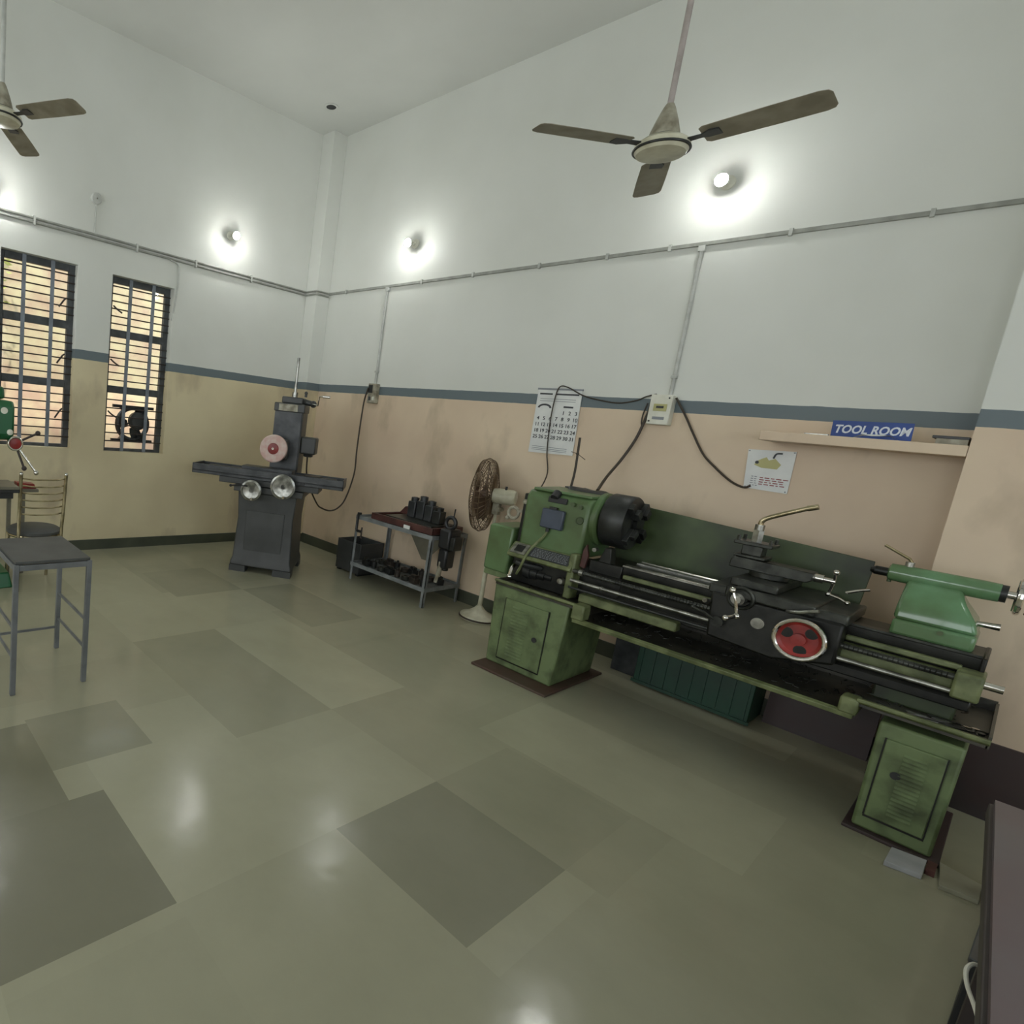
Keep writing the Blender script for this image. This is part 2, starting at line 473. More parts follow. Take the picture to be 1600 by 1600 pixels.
# ---------------------------------------------------------------- windows
def window(n, y0, y1, z0, z1, bars, mids=(2.185, 1.637), fan=False):
    w = bpy.data.objects.new('window_%d' % n, None); col.objects.link(w); w.location = (-.1, (y0+y1)/2, z0)
    INV[w.name] = Vector(w.location); w['kind'] = 'structure'
    xf0, xf1 = -.13, -.085
    mb = MB()
    mb.box(xf0, xf1, y0, y0+.045, z0, z1).box(xf0, xf1, y1-.055, y1, z0, z1)
    mb.box(xf0, xf1, y0+.045, y1-.055, z1-.06, z1).box(xf0, xf1, y0+.045, y1-.055, z0, z0+.03)
    for z in mids: mb.box(xf0, xf1, y0+.045, y1-.055, z-.036, z+.036)
    obj('window_frame', mb, 'winf', w, bevel=.003)
    gr = MB()
    for y in bars: gr.box(-.082, -.07, y-.017, y+.017, z0, z1)
    g = obj('grille', gr, 'winb', w, label='pale blue grey upright flat bars of the window grille')
    rr = MB()
    zs = [z0]+sorted(mids)+[z1]
    for a, b in zip(zs, zs[1:]):
        k = 7
        for i in range(1, k):
            z = a+.02+(b-a-.04)*i/k
            rr.cyl((-.078, y0, z), (-.078, y1, z), .0068, n=6)
    obj('grille_rod', rr, 'rod', g)
    obj('glass_pane', MB().box(-.112, -.108, y0+.045, y1-.055, mids[0]+.036, z1-.06).box(-.112, -.108, y0+.045, y1-.055, mids[1]+.036, mids[0]-.036), 'glass', w)
    for z in (2.38, 1.87, 1.36):
        s = MB().tube([(-.07, y1-.075, z+.04), (-.05, y1-.10, z+.02), (-.035, y1-.15, z-.05)], .008, smooth=4)
        if n == 2: obj('window_handle', s, 'rod', w)
        else:
            obj('window_handle', MB().tube([(-.07, y0+.05, z+.06), (-.05, y0+.08, z+.03), (-.04, y0+.13, z)], .008, smooth=4), 'rod', w)
    return w
window(1, -2.57, -1.915, 1.015, 2.715, (-2.35, -2.105))
window(2, -3.56, -2.90, 1.03, 2.725, (-3.353, -3.104))
window(3, -4.6, -3.94, 1.03, 2.725, (-4.38, -4.14))

t = thing('exhaust_fan', 'round dark exhaust fan fixed in the lower part of the narrow barred window', 'exhaust fan', (-.14, -2.21, 1.31))
obj('mounting_frame', MB().torus((-.15, -2.21, 1.30), (1, 0, 0), .165, .022, 32).torus((-.19, -2.21, 1.30), (1, 0, 0), .165, .016, 32)
    .bar((-.15, -2.44, 1.475), (-.15, -1.99, 1.475), .03).bar((-.15, -2.44, 1.125), (-.15, -1.99, 1.125), .03)
    .bar((-.15, -2.34, 1.475), (-.15, -2.30, 1.43), .05).bar((-.15, -2.08, 1.475), (-.15, -2.12, 1.43), .05)
    .bar((-.15, -2.34, 1.125), (-.15, -2.30, 1.17), .05).bar((-.15, -2.08, 1.125), (-.15, -2.12, 1.17), .05), 'black', t)
obj('motor', MB().rev([(.02, -.02), (.075, -.015), (.095, .01), (.095, .06), (.075, .08), (.0, .085)], (-.19, -2.16, 1.335), (1, 0, 0)), 'grind', t)
for k in range(3):
    a = 1.0+k*2*PI/3
    e = Vector((0, math.cos(a), math.sin(a))); f_ = Vector((0, -math.sin(a), math.cos(a)))
    c = Vector((-.19, -2.21, 1.30))
    rings = []
    for rr_, wd in ((.04, .03), (.09, .05), (.15, .055)):
        rings.append([c+e*rr_+f_*wd+Vector((.02, 0, 0)), c+e*rr_-f_*wd+Vector((-.02, 0, 0)), c+e*rr_-f_*wd+Vector((-.023, 0, 0)), c+e*rr_+f_*wd+Vector((.017, 0, 0))])
    obj('fan_blade', MB().grid(rings), 'iron', t)
    obj('motor_bracket', MB().bar(c+Vector((.05, 0, 0))+e*.05, c+Vector((.05, 0, 0))+e*.165, .014), 'black', t)

# outside: sunlit rough boundary wall, ground and shrubs
def stone_out():
    m = mat('rough_sandy_stone', (214, 200, 166), .8, 0, rgb2=(196, 168, 146), scale=4, det=10, bump=.5)
    return m
tag(obj('boundary_wall', MB().box(-2.3, -2.05, -9, 3.5, -.1, 3.6), stone_out(), loc=(-2.2, -3, -.1)), 'rough sandy pink stone wall standing outside beyond the barred windows', 'wall')
struct('ground_outside', MB().box(-6, -WT, -10, 5, -.2, -.1), mat('outside_ground', (150, 130, 105), .9, 0, scale=2))
lb = MB()
for i in range(300):
    p = Vector((-1.9+random.random()*.35, -3.95+random.random()*.85, 2.35+random.random()*1.1))
    a = random.random()*6.3; s = .016+random.random()*.018
    u = Vector((math.sin(a)*.4, math.cos(a), random.uniform(-.4, .6))).normalized()*s*1.8
    v = Vector((random.uniform(-.6, .6), -math.sin(a), math.cos(a))).normalized()*s*.7
    lb.bm.faces.new([lb.bm.verts.new(q) for q in (p-u, p+v, p+u, p-v)])
t = thing('shrub', 'green leafy creeper hanging outside behind the wide barred window', 'shrub', (-2.03, -3.5, -.1))
obj('foliage', lb, 'leaf', t); t.children[0]['kind'] = 'stuff'
obj('stem', MB().tube([(-1.95, -3.5, -.1), (-1.93, -3.55, 1), (-1.9, -3.5, 2), (-1.8, -3.45, 3)], .02, smooth=4), 'scrap', t)

# ---------------------------------------------------------------- wall lamps
def lamp(px, py, pz, nrm, label, z_down=.17):
    n = Vector(nrm); base_ = Vector((px, py, pz))-n*.10
    t = thing('wall_bulb', label, 'light bulb', tuple(base_), group='bare bulbs on the walls')
    obj('holder_base', MB().rev([(.045, 0), (.045, .012), (.03, .022)], base_, nrm), 'white', t)
    d = (n+Vector((0, 0, -z_down))).normalized()
    obj('lamp_holder', MB().rev([(.016, 0), (.019, .03), (.019, .045)], base_+n*.018, d), 'white', t)
    q = base_+n*.018+d*.045
    bo = obj('bulb', MB().rev([(.014, 0), (.020, .012), (.030, .03), (.0385, .055), (.0385, .058), (.001, .058)], q, d, 20), 'white', t)
    obj('diffuser', MB().rev([(.037, 0), (.036, .010), (.030, .022), (.018, .031), (.001, .035)], q+d*.058, d, 20), 'bulb', bo, label='glowing round diffuser')
lamp(.1, -1.308, 3.378, (1, 0, 0), 'lit bare bulb high on the left wall nearest the corner')
lamp(.1, -3.662, 3.193, (1, 0, 0), 'lit bare bulb high on the left wall above the wide window')
lamp(1.447, -.1, 3.403, (0, -1, 0), 'lit bare bulb high on the right wall just right of the corner column')
lamp(4.097, -.1, 3.394, (0, -1, 0), 'lit bare bulb high on the right wall behind the big ceiling fan')
lamp(6.7, -.4, 3.38, (0, -1, 0), 'lit bare bulb high on the projecting pier')
for x, y, n, l in ((XR-.1, -6.2, (-1, 0, 0), 'lit bare bulb on the far side wall behind the viewer'),
                   (2.4, YN+.1, (0, 1, 0), 'lit bare bulb on the rear wall between the openings'), (.1, -6.4, (1, 0, 0), 'lit bare bulb on the left wall behind the stools')):
    lamp(x, y, 3.38, n, l)

# ---------------------------------------------------------------- conduits
zc = 3.02
cb = MB()
cb.box(.205, 5.47, -.016, 0, zc-.013, zc+.013)
t = thing('wiring_conduit', 'long pale conduit running along the right wall above the band', 'conduit', (3, 0, zc))
obj('casing', cb, 'pvcd', t, bevel=.003)
sb = [.5, 1.6, 2.2, 2.85, 3.4, 3.83, 4.5, 5.1]
for x in sb: obj('saddle_clip', MB().box(x-.009, x+.009, -.021, 0, zc-.022, zc+.022), 'pvc', t)
tag(obj('wiring_conduit', MB().box(5.479, 5.495, -.316, -.002, zc-.013, zc+.013).box(5.495, XR-.01, -.316, -.30, zc-.013, zc+.013), 'pvcd', loc=(5.6, -.3, zc)), 'pale conduit wrapping onto the projecting pier at the right', 'conduit')
for x, z0, lb_ in ((1.148, 2.0, 'pale vertical conduit dropping to the small switch socket near the corner'), (4.033, 2.0, 'pale vertical conduit dropping to the large switch box above the lathe')):
    tag(obj('wiring_conduit', MB().cyl((x, -.013, z0), (x, -.013, zc-.013), .0125, n=12).box(x-.02, x+.02, -.028, 0, zc-.05, zc-.014).box(x-.018, x+.018, -.028, 0, z0+.12, z0+.14), 'pvc', loc=(x, 0, z0), bevel=0), lb_, 'conduit')
t = thing('wiring_conduit', 'twin grey conduit running along the left wall above the windows', 'conduit', (0, -3, zc))
cb = MB()
for dz in (0, -.034):
    cb.cyl((.012, YN+.02, zc+dz), (.012, -.207, zc+dz), .011, n=10)
obj('casing', cb, 'pvcd', t)
wb = MB()
for dz in (0, -.034): wb.tube([(.012, -.207, zc+dz), (.2, -.207, zc+dz), (.212, -.195, zc+dz), (.212, -.02, zc+dz)], .01, n=8)
tag(obj('wiring_conduit', wb, 'pvcd', loc=(.1, -.207, zc)), 'short twin conduit wrapping around the corner column', 'conduit')
for y in (-1.0, -1.7, -2.35, -3.3, -4.2): obj('saddle_clip', MB().box(0, .026, y-.009, y+.009, zc-.055, zc+.02), 'pvc', t)
tag(obj('wiring_conduit', MB().tube([(.012, -1.99, zc-.045), (.012, -1.915, zc-.06), (.012, -1.885, zc-.11), (.012, -1.885, 2.75), (.012, -1.90, 2.6), (-.02, -1.915, 2.4)], .009, smooth=5), 'pvc', loc=(0, -1.89, 2.6)), 'thin grey conduit curving down at the right side of the narrow window', 'conduit')
t = thing('junction_box', 'round white junction box on a short conduit above the left wall windows', 'junction box', (0, -2.768, 3.33))
obj('box', MB().rev([(.05, 0), (.05, .025), (.042, .032), (.0, .032)], (0, -2.768, 3.33), (1, 0, 0)), 'pvc', t)
obj('lid_screw', MB().ball((.034, -2.768, 3.33), .008), 'steel', t)
obj('conduit', MB().cyl((.012, -2.768, zc+.012), (.012, -2.768, 3.285), .007, n=8), 'pvc', t)

# ---------------------------------------------------------------- switch boxes, cables
t = thing('socket_box', 'small cream switch and socket box where the conduit ends near the corner', 'socket', (1.14, 0, 1.8))
obj('body', MB().box(1.09, 1.215, -.055, 0, 1.79, 2.0), 'creamd', t, bevel=.006)
obj('socket_plate', MB().box(1.10, 1.16, -.062, -.055, 1.90, 1.985), 'black', t, bevel=.003)
obj('switch', MB().box(1.175, 1.2, -.066, -.055, 1.82, 1.86), 'white', t, bevel=.003)
obj('switch', MB().box(1.12, 1.145, -.066, -.055, 1.82, 1.86), 'ink', t, bevel=.003)
t = thing('switch_box', 'large cream switch box with printed labels on the blue grey band above the lathe', 'switch box', (4.0, 0, 1.79))
obj('body', MB().box(3.935, 4.075, -.075, 0, 1.79, 2.0), 'white', t, bevel=.006)
obj('label_window', MB().box(3.965, 4.05, -.078, -.075, 1.885, 1.935), 'inkyel', t)
obj('label_plate', MB().box(3.97, 4.045, -.078, -.075, 1.825, 1.845), 'inklt', t)
obj('screw', MB().ball((4.055, -.077, 1.978), .006), 'black', t)
obj('screw', MB().ball((3.952, -.077, 1.812), .006), 'black', t)
obj('breaker_lever', MB().box(3.985, 4.03, -.088, -.078, 1.905, 1.92), 'black', t, bevel=.002)
def cable(pts, r, label, n=8, sm=6, m_='rubber', name='power_cable'):
    return tag(obj(name, MB().tube(pts, r, n, sm), m_, loc=pts[0]), label, 'cable')
cable([(1.108, -.07, 1.95), (1.06, -.06, 1.80), (1.057, -.07, 1.5), (1.075, -.09, 1.25), (1.11, -.12, 1.0), (1.158, -.25, .737), (1.17, -.36, .63), (1.141, -.45, .594), (1.115, -.55, .62), (1.111, -.62, .668), (1.151, -.78, .847), (1.18, -.87, 1.0), (1.185, -.89, 1.17)],
      .0085, 'black cable looping from the corner socket down to the grinder')
cable([(4.08, -.03, 1.985), (4.16, -.02, 1.86), (4.22, -.02, 1.76), (4.31, -.02, 1.62), (4.40, -.02, 1.535), (4.50, -.02, 1.46), (4.575, -.02, 1.432), (4.61, -.022, 1.448)], .007, 'brown black cable sagging from the switch box to the white poster')
cable([(3.93, -.03, 1.96), (3.92, -.035, 1.86), (3.88, -.04, 1.68), (3.82, -.06, 1.52), (3.80, -.2, 1.38), (3.85, -.42, 1.285)], .0105, 'thick black cable running down from the switch box to the lathe headstock')
cable([(3.95, -.03, 2.005), (3.88, -.02, 1.985), (3.82, -.02, 1.955), (3.7, -.02, 1.93), (3.55, -.02, 1.945), (3.42, -.025, 1.975), (3.3, -.03, 2.03), (3.23, -.03, 2.035), (3.205, -.03, 1.95), (3.2, -.03, 1.75), (3.22, -.03, 1.5), (3.27, -.06, 1.3), (3.40, -.5, 1.08)], .005,
      'thin dark wire draped from the switch box over the wall calendar down behind the lathe')
cable([(3.9, -.02, 1.94), (3.885, -.02, 1.86), (3.885, -.02, 1.80), (3.895, -.02, 1.77)], .005, 'short loose black wire end hanging left of the switch box')

# ---------------------------------------------------------------- calendar
t = thing('wall_calendar', 'white paper wall calendar with a date grid hanging on the tan wall', 'calendar', (3.23, 0, 1.48))
obj('page', MB().prism([(3.045, 1.485), (3.425, 1.495), (3.408, 2.01), (3.04, 2.017)], 'y', -.012, -.006), 'paper', t)
mt = Matrix.Translation((3.235, -.0128, 1.75)) @ Matrix.Rotation(PI/2, 4, 'X')
ln = []
day = 1
for r_ in range(5):
    for c0 in range(7):
        if r_ == 0 and c0 < 4: continue
        if day > 31: break
        ln.append((str(day), -.155+c0*.052, .075-r_*.051, .042)); day += 1
obj('printed_dates', text_mb(ln, mt, bold=.012), 'ink', t)
hb = MB()
for x0, x1, z, h in ((3.06, 3.17, 1.975, .013), (3.20, 3.39, 1.975, .013), (3.28, 3.36, 1.875, .014)):
    hb.box(x0, x1, -.0135, -.0125, z-h/2, z+h/2)
arc = [(3.06+.06-.06*math.cos(a), 1.86+.035*math.sin(a)) for a in [PI*i/12 for i in range(13)]]
arc2 = [(3.12-.042*math.cos(a), 1.86+.02*math.sin(a)) for a in [PI*i/12 for i in range(13)]]
hb.grid([[(x, -.0135, z) for x, z in arc], [(x, -.0135, z) for x, z in arc2]], cap=False, closed=False)
obj('printed_header', hb, 'ink', t)
hb = MB()
for z in (1.935, 1.918, 1.54, 1.525, 1.512): hb.box(3.07, 3.37, -.0135, -.0125, z-.002, z+.002)
obj('ruled_lines', hb, 'inklt', t)
obj('hanging_strip', MB().box(3.035, 3.412, -.016, -.004, 2.008, 2.022), 'inklt', t)

# ---------------------------------------------------------------- shelf, sign, things on it
tag(obj('wall_shelf', MB().box(4.66, 5.493, -.30, 0, 1.737, 1.792), WR, loc=(5.0, 0, 1.74), bevel=.004), 'tan painted ledge shelf between the lathe wall and the projecting pier', 'shelf')
t = thing('sign_board', 'blue TOOL ROOM sign with white letters leaning on the wall shelf', 'sign', (5.12, -.2, 1.792))
tilt = Matrix.Translation((5.125, -.24, 1.838)) @ Matrix.Rotation(PI/2+.12, 4, 'X') @ Matrix.Rotation(.02, 4, 'Z')
obj('board', MB(tilt).box(-.160, .160, -.046, .046, -.005, .0), 'signb', t)
obj('lettering', text_mb([('TOOL ROOM', 0, -.002, .062)], tilt @ Matrix.Translation((0, 0, .001)) @ Matrix.Diagonal((.80, 1, 1, 1)), bold=.028, shear=.22), 'signw', t)
tag(obj('metal_ruler', MB().box(4.86, 4.965, -.285, -.26, 1.792, 1.798), 'steel', loc=(4.9, -.27, 1.792)), 'thin pale metal strip lying on the shelf left of the sign', 'strip')
t = thing('file_stack', 'flat black folder with papers lying at the pier end of the shelf', 'folder', (5.42, -.18, 1.792))
obj('cover', MB().box(5.36, 5.488, -.27, -.08, 1.820, 1.834), 'black', t, bevel=.002)
obj('paper', MB().box(5.375, 5.485, -.265, -.085, 1.792, 1.820), 'creamd', t)
for i, (x, ww, hh) in enumerate(((5.035, .03, .022), (5.08, .02, .016), (5.15, .05, .012), (5.24, .03, .014))):
    pass
t = thing('grey_rag', 'crumpled pale rag lying in front of the sign on the shelf', 'rag', (5.13, -.27, 1.792))
rb = MB()
rr_ = random.Random(3)
rb.grid([[(5.07+.035*i, -.292+.012*j, 1.793+(.012+.012*rr_.random())*(0 < i < 5)) for j in range(3)] for i in range(6)], cap=False, closed=False)
rb.grid([[(5.07+.035*i, -.292+.012*j, 1.792) for j in range(3)] for i in range(6)], cap=False, closed=False)
obj('cloth', rb, 'paper', t)

# ---------------------------------------------------------------- poster on the wall under the shelf
t = thing('instruction_poster', 'white poster with a small yellow machine drawing below the shelf left end', 'poster', (4.68, 0, 1.426))
obj('sheet', MB().prism([(4.572, 1.432), (4.798, 1.426), (4.795, 1.69), (4.552, 1.68)], 'y', -.011, -.003), 'paper', t)
pb = MB()
pb.prism([(4.60, 1.585), (4.64, 1.57), (4.72, 1.57), (4.735, 1.60), (4.70, 1.635), (4.67, 1.62), (4.655, 1.64), (4.63, 1.625), (4.61, 1.61)], 'y', -.0125, -.011)
obj('machine_drawing', pb, 'inkyel', t)
obj('machine_outline', MB().cyl((4.612, -.011, 1.602), (4.612, -.0135, 1.602), .010).tube([(4.69, -.0125, 1.635), (4.70, -.0125, 1.665), (4.73, -.0125, 1.67)], .005, smooth=3), 'ink', t)
pb = MB()
for r_ in range(4):
    x = 4.645
    while x < 4.765:
        wd = .01+.018*rr_.random(); pb.box(x, x+wd, -.0125, -.011, 1.463+r_*.014, 1.469+r_*.014); x += wd+.008
obj('printed_text', pb, 'inkred', t)
pb = MB()
for r_ in range(5):
    x = 4.60
    while x < 4.635:
        wd = .008+.008*rr_.random(); pb.box(x, x+wd, -.0125, -.011, 1.452+r_*.014, 1.457+r_*.014); x += wd+.006
for x, z in ((4.56, 1.672), (4.787, 1.682), (4.58, 1.44), (4.787, 1.436)): pb.cyl((x, -.011, z), (x, -.0135, z), .0045, n=8)
obj('printed_marks', pb, 'inklt', t)

# ---------------------------------------------------------------- ceiling fans
def ceiling_fan(x, y, z, a0, label, stem='rodm'):
    t = thing('ceiling_fan', label, 'ceiling fan', (x, y, z), group='white ceiling fans')
    L = lambda dx, dy, dz: (x+dx, y+dy, z+dz)
    obj('down_rod', MB().cyl(L(0, 0, .15), L(0, 0, H-z), .013, n=12), stem, t)
    obj('ceiling_canopy', MB().rev([(.02, H-z-.12), (.05, H-z-.1), (.06, H-z)], (x, y, z)), 'creamd', t)
    obj('lower_canopy', MB().rev([(.016, .19), (.024, .175), (.045, .12), (.060, .07), (.066, .045)], (x, y, z), n=28), 'creamd', t)
    obj('collar', MB().rev([(.067, .036), (.069, .048), (.058, .055)], (x, y, z), n=28), 'iron', t)
    obj('motor_housing', MB().rev([(.02, .045), (.085, .04), (.112, .02), (.115, .0), (.100, -.022), (.075, -.028), (.0, -.03)], (x, y, z), n=36), 'cream', t)
    obj('motor_band', MB().torus((x, y, z-.004), (0, 0, 1), .113, .006, 40), 'iron', t)
    for k in range(3):
        a = a0+k*2*PI/3
        mtx = Matrix.Translation((x, y, z+.012)) @ Matrix.Rotation(a, 4, 'Z')
        obj('blade_bracket', MB(mtx).prism([(.09, -.018), (.16, -.014), (.20, -.035), (.235, -.03), (.235, .03), (.20, .035), (.16, .014), (.09, .018)], 'z', -.004, .002), 'iron', t)
        mt2 = mtx @ Matrix.Rotation(math.radians(-9), 4, 'X')
        rings = []
        for r_, hw in ((.165, .05), (.18, .062), (.4, .066), (.57, .066), (.595, .058), (.605, .04)):
            rings.append([(r_, hw*s, -.004*(1-s*s)+dz) for s, dz in ((-1, .0), (-.5, .003), (0, .004), (.5, .003), (1, 0), (1, .0025), (.5, .0055), (0, .0065), (-.5, .0055), (-1, .0025))])
        obj('fan_blade', MB(mt2).grid(rings), 'blade', t)
ceiling_fan(4.39, -1.699, 2.964, -.055, 'dusty white three-blade ceiling fan on a long pinkish rod over the lathe')
ceiling_fan(1.53, -3.895, 3.16, .521, 'dusty ceiling fan cut by the left frame edge, on a pale rod', 'pvc')

# ================================================================ LATHE (authored in world coordinates)
LT = thing('lathe_machine', 'large green centre lathe on two louvred pedestals along the right wall', 'lathe', (4.7, -.75, 0))
def ped(x0, x1, xt0, xt1, z0, z1, label, hole, door, doorx):
    p = obj('pedestal', MB().prism([(x0, -1.062), (x1, -1.062), (x1, -.48), (x0, -.48)], 'z', z0, z1, [(xt0, -1.05), (xt1, -1.05), (xt1, -.48), (xt0, -.48)]), 'green_lt', LT, bevel=.012, label=label)
    dx0, dx1, dz0, dz1 = door
    d = obj('door', MB().box(dx0, dx1, -1.068, -1.045, dz0, dz1), 'green_lt', p, bevel=.004)
    lv = MB()
    for i in range(16):
        z = dz0+.045+i*(dz1-dz0-.09)/15
        lv.prism([(-1.067, z-.004), (-1.076, z-.004), (-1.067, z+.006)], 'x', doorx[0], doorx[1])
    obj('louvres', lv, 'green_lt', p)
    obj('door_seam', MB().box(dx0-.004, dx1+.004, -1.064, -1.045, dz0-.009, dz0).box(dx0-.006, dx0, -1.0635, -1.045, dz0, dz1).box(dx1, dx1+.005, -1.0635, -1.045, dz0, dz1), 'oil', p)
    obj('door_lock', MB().cyl((hole[0], -1.05, hole[1]), (hole[0], -1.074, hole[1]), .017), 'black', p)
ped(3.60, 4.075, 3.57, 4.105, .016, .575, 'left green pedestal with louvred door', (3.925, .285), (3.68, 3.985, .07, .50), (3.74, 3.86))
ped(5.53, 5.782, 5.525, 5.785, .016, .525, 'narrower right green pedestal with louvred door', (5.618, .312), (5.562, 5.745, .085, .46), (5.625, 5.70))
obj('base_plate', MB().box(3.585, 4.13, -1.21, -.42, 0, .016), 'plate', LT, bevel=.004, label='dark brown packing plate under the left pedestal')
obj('base_plate', MB().box(5.505, 5.81, -1.09, -.42, 0, .016), 'plinth', LT, bevel=.004, label='dark packing plate under the right pedestal')
# chip tray
tr_ = MB()
tr_.box(3.585, 4.15, -1.065, -.44, .575, .588).box(4.14, 5.445, -1.055, -.44, .50, .512).box(5.44, 5.83, -1.065, -.44, .56, .572)
tr_.box(3.585, 5.83, -.447, -.435, .505, .62)
tr_.box(3.58, 3.59, -1.065, -.44, .575, .61).box(5.825, 5.835, -1.065, -.44, .56, .612)
tr_.box(4.14, 4.15, -1.055, -.44, .505, .59).box(5.436, 5.446, -1.055, -.44, .505, .57)
TR = obj('chip_tray', tr_, 'trayg', LT, label='oily dark grey chip tray')
rm = MB()
rm.prism([(-1.065, .588), (-1.085, .60), (-1.085, .615), (-1.062, .615)], 'x', 3.58, 4.14)
rm.prism([(-1.055, .497), (-1.075, .492), (-1.080, .515), (-1.058, .525)], 'x', 4.14, 5.44)
rm.prism([(-1.065, .572), (-1.085, .585), (-1.085, .60), (-1.062, .60)], 'x', 5.44, 5.835)
obj('tray_rim', rm, 'green_edge', TR, label='worn light green front rim of the tray', bevel=.003)
obj('tray_step', MB().box(4.13, 4.205, -1.085, -.99, .515, .612), 'green_edge', TR, bevel=.01)
obj('tray_step', MB().box(5.385, 5.45, -1.085, -.99, .512, .59), 'green_edge', TR, bevel=.01)
# swarf in the tray
sw = MB(); rg = random.Random(8)
for i in range(260):
    x = rg.uniform(3.62, 5.8); y = rg.uniform(-1.02, -.47); z = .515 if 4.16 < x < 5.42 else .578
    if not(4.16 < x < 5.42) and x < 4.3: z = .590
    a = rg.random()*PI; l = rg.uniform(.01, .035)
    sw.bar((x, y, z+.004), (x+l*math.cos(a), y+l*math.sin(a), z+.004+rg.random()*.01), .006, .004)
o = obj('metal_chips', sw, 'oil2', TR, label='dull metal chips in the tray'); o['kind'] = 'stuff'
# bed
bd = MB()
bd.prism([(-.90, .885), (-.90, .83), (-.885, .80), (-.885, .70), (-.90, .68), (-.90, .64), (-.60, .64), (-.60, .68), (-.615, .70), (-.615, .80), (-.60, .83), (-.60, .885)], 'x', 4.30, 5.755)
bd.box(3.75, 4.31, -.88, -.6, .62, .83)
BD = obj('bed', bd, 'oil', LT, bevel=.006, label='oily black lathe bed')
obj('bed_front_panel', MB().box(5.3, 5.69, -.905, -.885, .70, .80), 'green_edge', BD, bevel=.008)
obj('bed_rack', MB().box(4.32, 4.80, -.93, -.90, .815, .84), 'green_edge', BD, bevel=.005)
obj('bed_rack', MB().box(5.33, 5.70, -.93, -.90, .815, .84), 'green_edge', BD, bevel=.005)
obj('bed_front_panel', MB().box(4.10, 4.66, -.96, -.885, .60, .655), 'green_edge', BD, bevel=.008, label='light green strip on the bed front')
wy = MB()
for yy, hh in ((-.885, .012), (-.625, .012)): wy.prism([(yy-.018, .885), (yy, .885+hh), (yy+.018, .885)], 'x', 4.30, 5.0)
wy.box(4.30, 5.0, -.905, -.84, .885, .895).box(4.30, 5.0, -.70, -.655, .885, .893)
obj('worn_way', MB().box(5.0, 5.745, -.90, -.84, .885, .895), 'oil2', BD)
obj('bed_ways', wy, 'steel', BD, label='bright steel guide ways')
obj('bed_end', MB().box(5.745, 5.762, -.91, -.59, .80, .888), 'oil', BD, bevel=.006)
obj('bed_foot', MB().box(3.7, 4.05, -.87, -.6, .588, .63), 'oil', BD)
obj('bed_foot', MB().box(5.46, 5.72, -.87, -.6, .57, .65), 'green_dk', BD, bevel=.01)
# headstock
hs = MB()
hs.prism([(-.92, .86), (-.92, 1.215), (-.885, 1.258), (-.52, 1.258), (-.50, 1.24), (-.50, .86)], 'x', 3.61, 4.045)
HS = obj('headstock', hs, 'green', LT, bevel=.02, label='green headstock casting')
obj('top_cover', MB().prism([(3.645, -.905), (4.04, -.905), (4.055, -.52), (3.625, -.52)], 'z', 1.256, 1.275), 'green', HS, bevel=.006)
obj('end_cover', MB().box(3.585, 3.612, -.90, -.52, .80, 1.22), 'oil', HS, bevel=.006, label='black gap of the end cover')
GC = obj('gear_cover', MB().prism([(3.375, .625), (3.375, .945), (3.39, .965), (3.565, .965), (3.565, .62)], 'y', -.93, -.60), 'green', LT, bevel=.014, label='lighter green gear cover box left of the headstock')
obj('cover_lip', MB().box(3.385, 3.575, -.925, -.62, .585, .625), 'green_lt', GC, bevel=.006)
# slanted index plate housing
ip = MB().prism([(-.92, .875), (-1.0, .80), (-1.0, .785), (-.985, .775), (-.88, .775), (-.88, .875)], 'x', 3.585, 4.035)
IP = obj('index_plate_housing', ip, 'green_edge', LT, bevel=.004, label='sloping panel holding the index plates')
sl = Matrix.Translation((0, -.961, .8385)) @ Matrix.Rotation(math.atan2(.075, .08), 4, 'X')
obj('index_plate', MB(sl).box(3.60, 3.71, -.045, .045, -.001, .004), 'steel', IP, bevel=.001, label='bright framed plate')
obj('index_plate', MB(sl).box(3.73, 4.01, -.042, .042, -.001, .004), 'grind2', IP, label='dark lettered plate')
obj('plate_window', MB(sl).box(3.625, 3.685, -.028, .028, .003, .006), 'oil', IP)
tx = MB(sl)
for r_ in range(6):
    x = 3.75
    while x < 3.985:
        wd = .006+.012*rr_.random(); tx.box(x, x+wd, -.032+r_*.012, -.028+r_*.012, .004, .005); x += wd+.006
obj('plate_text', tx, 'inklt', IP)
# quick change gearbox
GB = obj('gearbox', MB().box(3.58, 4.03, -.90, -.6, .59, .78), 'oil', LT, bevel=.01, label='black open quick-change gearbox')
obj('gearbox_post', MB().box(4.005, 4.05, -.98, -.86, .60, .90), 'green_edge', GB, bevel=.01, label='light green upright at the gearbox end')
obj('selector_lever', MB().tube([(3.62, -.90, .72), (3.63, -.97, .70), (3.635, -1.0, .64)], .014, smooth=4).ball((3.635, -1.0, .635), .02), 'chrome', GB, label='bright selector lever')
obj('selector_lever', MB().tube([(3.80, -.90, .73), (3.72, -.97, .74), (3.66, -.99, .745)], .018, smooth=4), 'iron', GB)
obj('selector_knob', MB().rev([(.02, 0), (.028, .015), (.028, .03), (.018, .04), (0, .042)], (3.955, -.90, .69), (0, -1, 0)), 'steel', GB)
obj('cone_gears', MB().rev([(.05, 0), (.05, .05), (.042, .05), (.042, .1), (.035, .1), (.035, .15), (.028, .15), (.028, .2)], (3.68, -.88, .68), (1, 0, 0)), 'iron', GB)
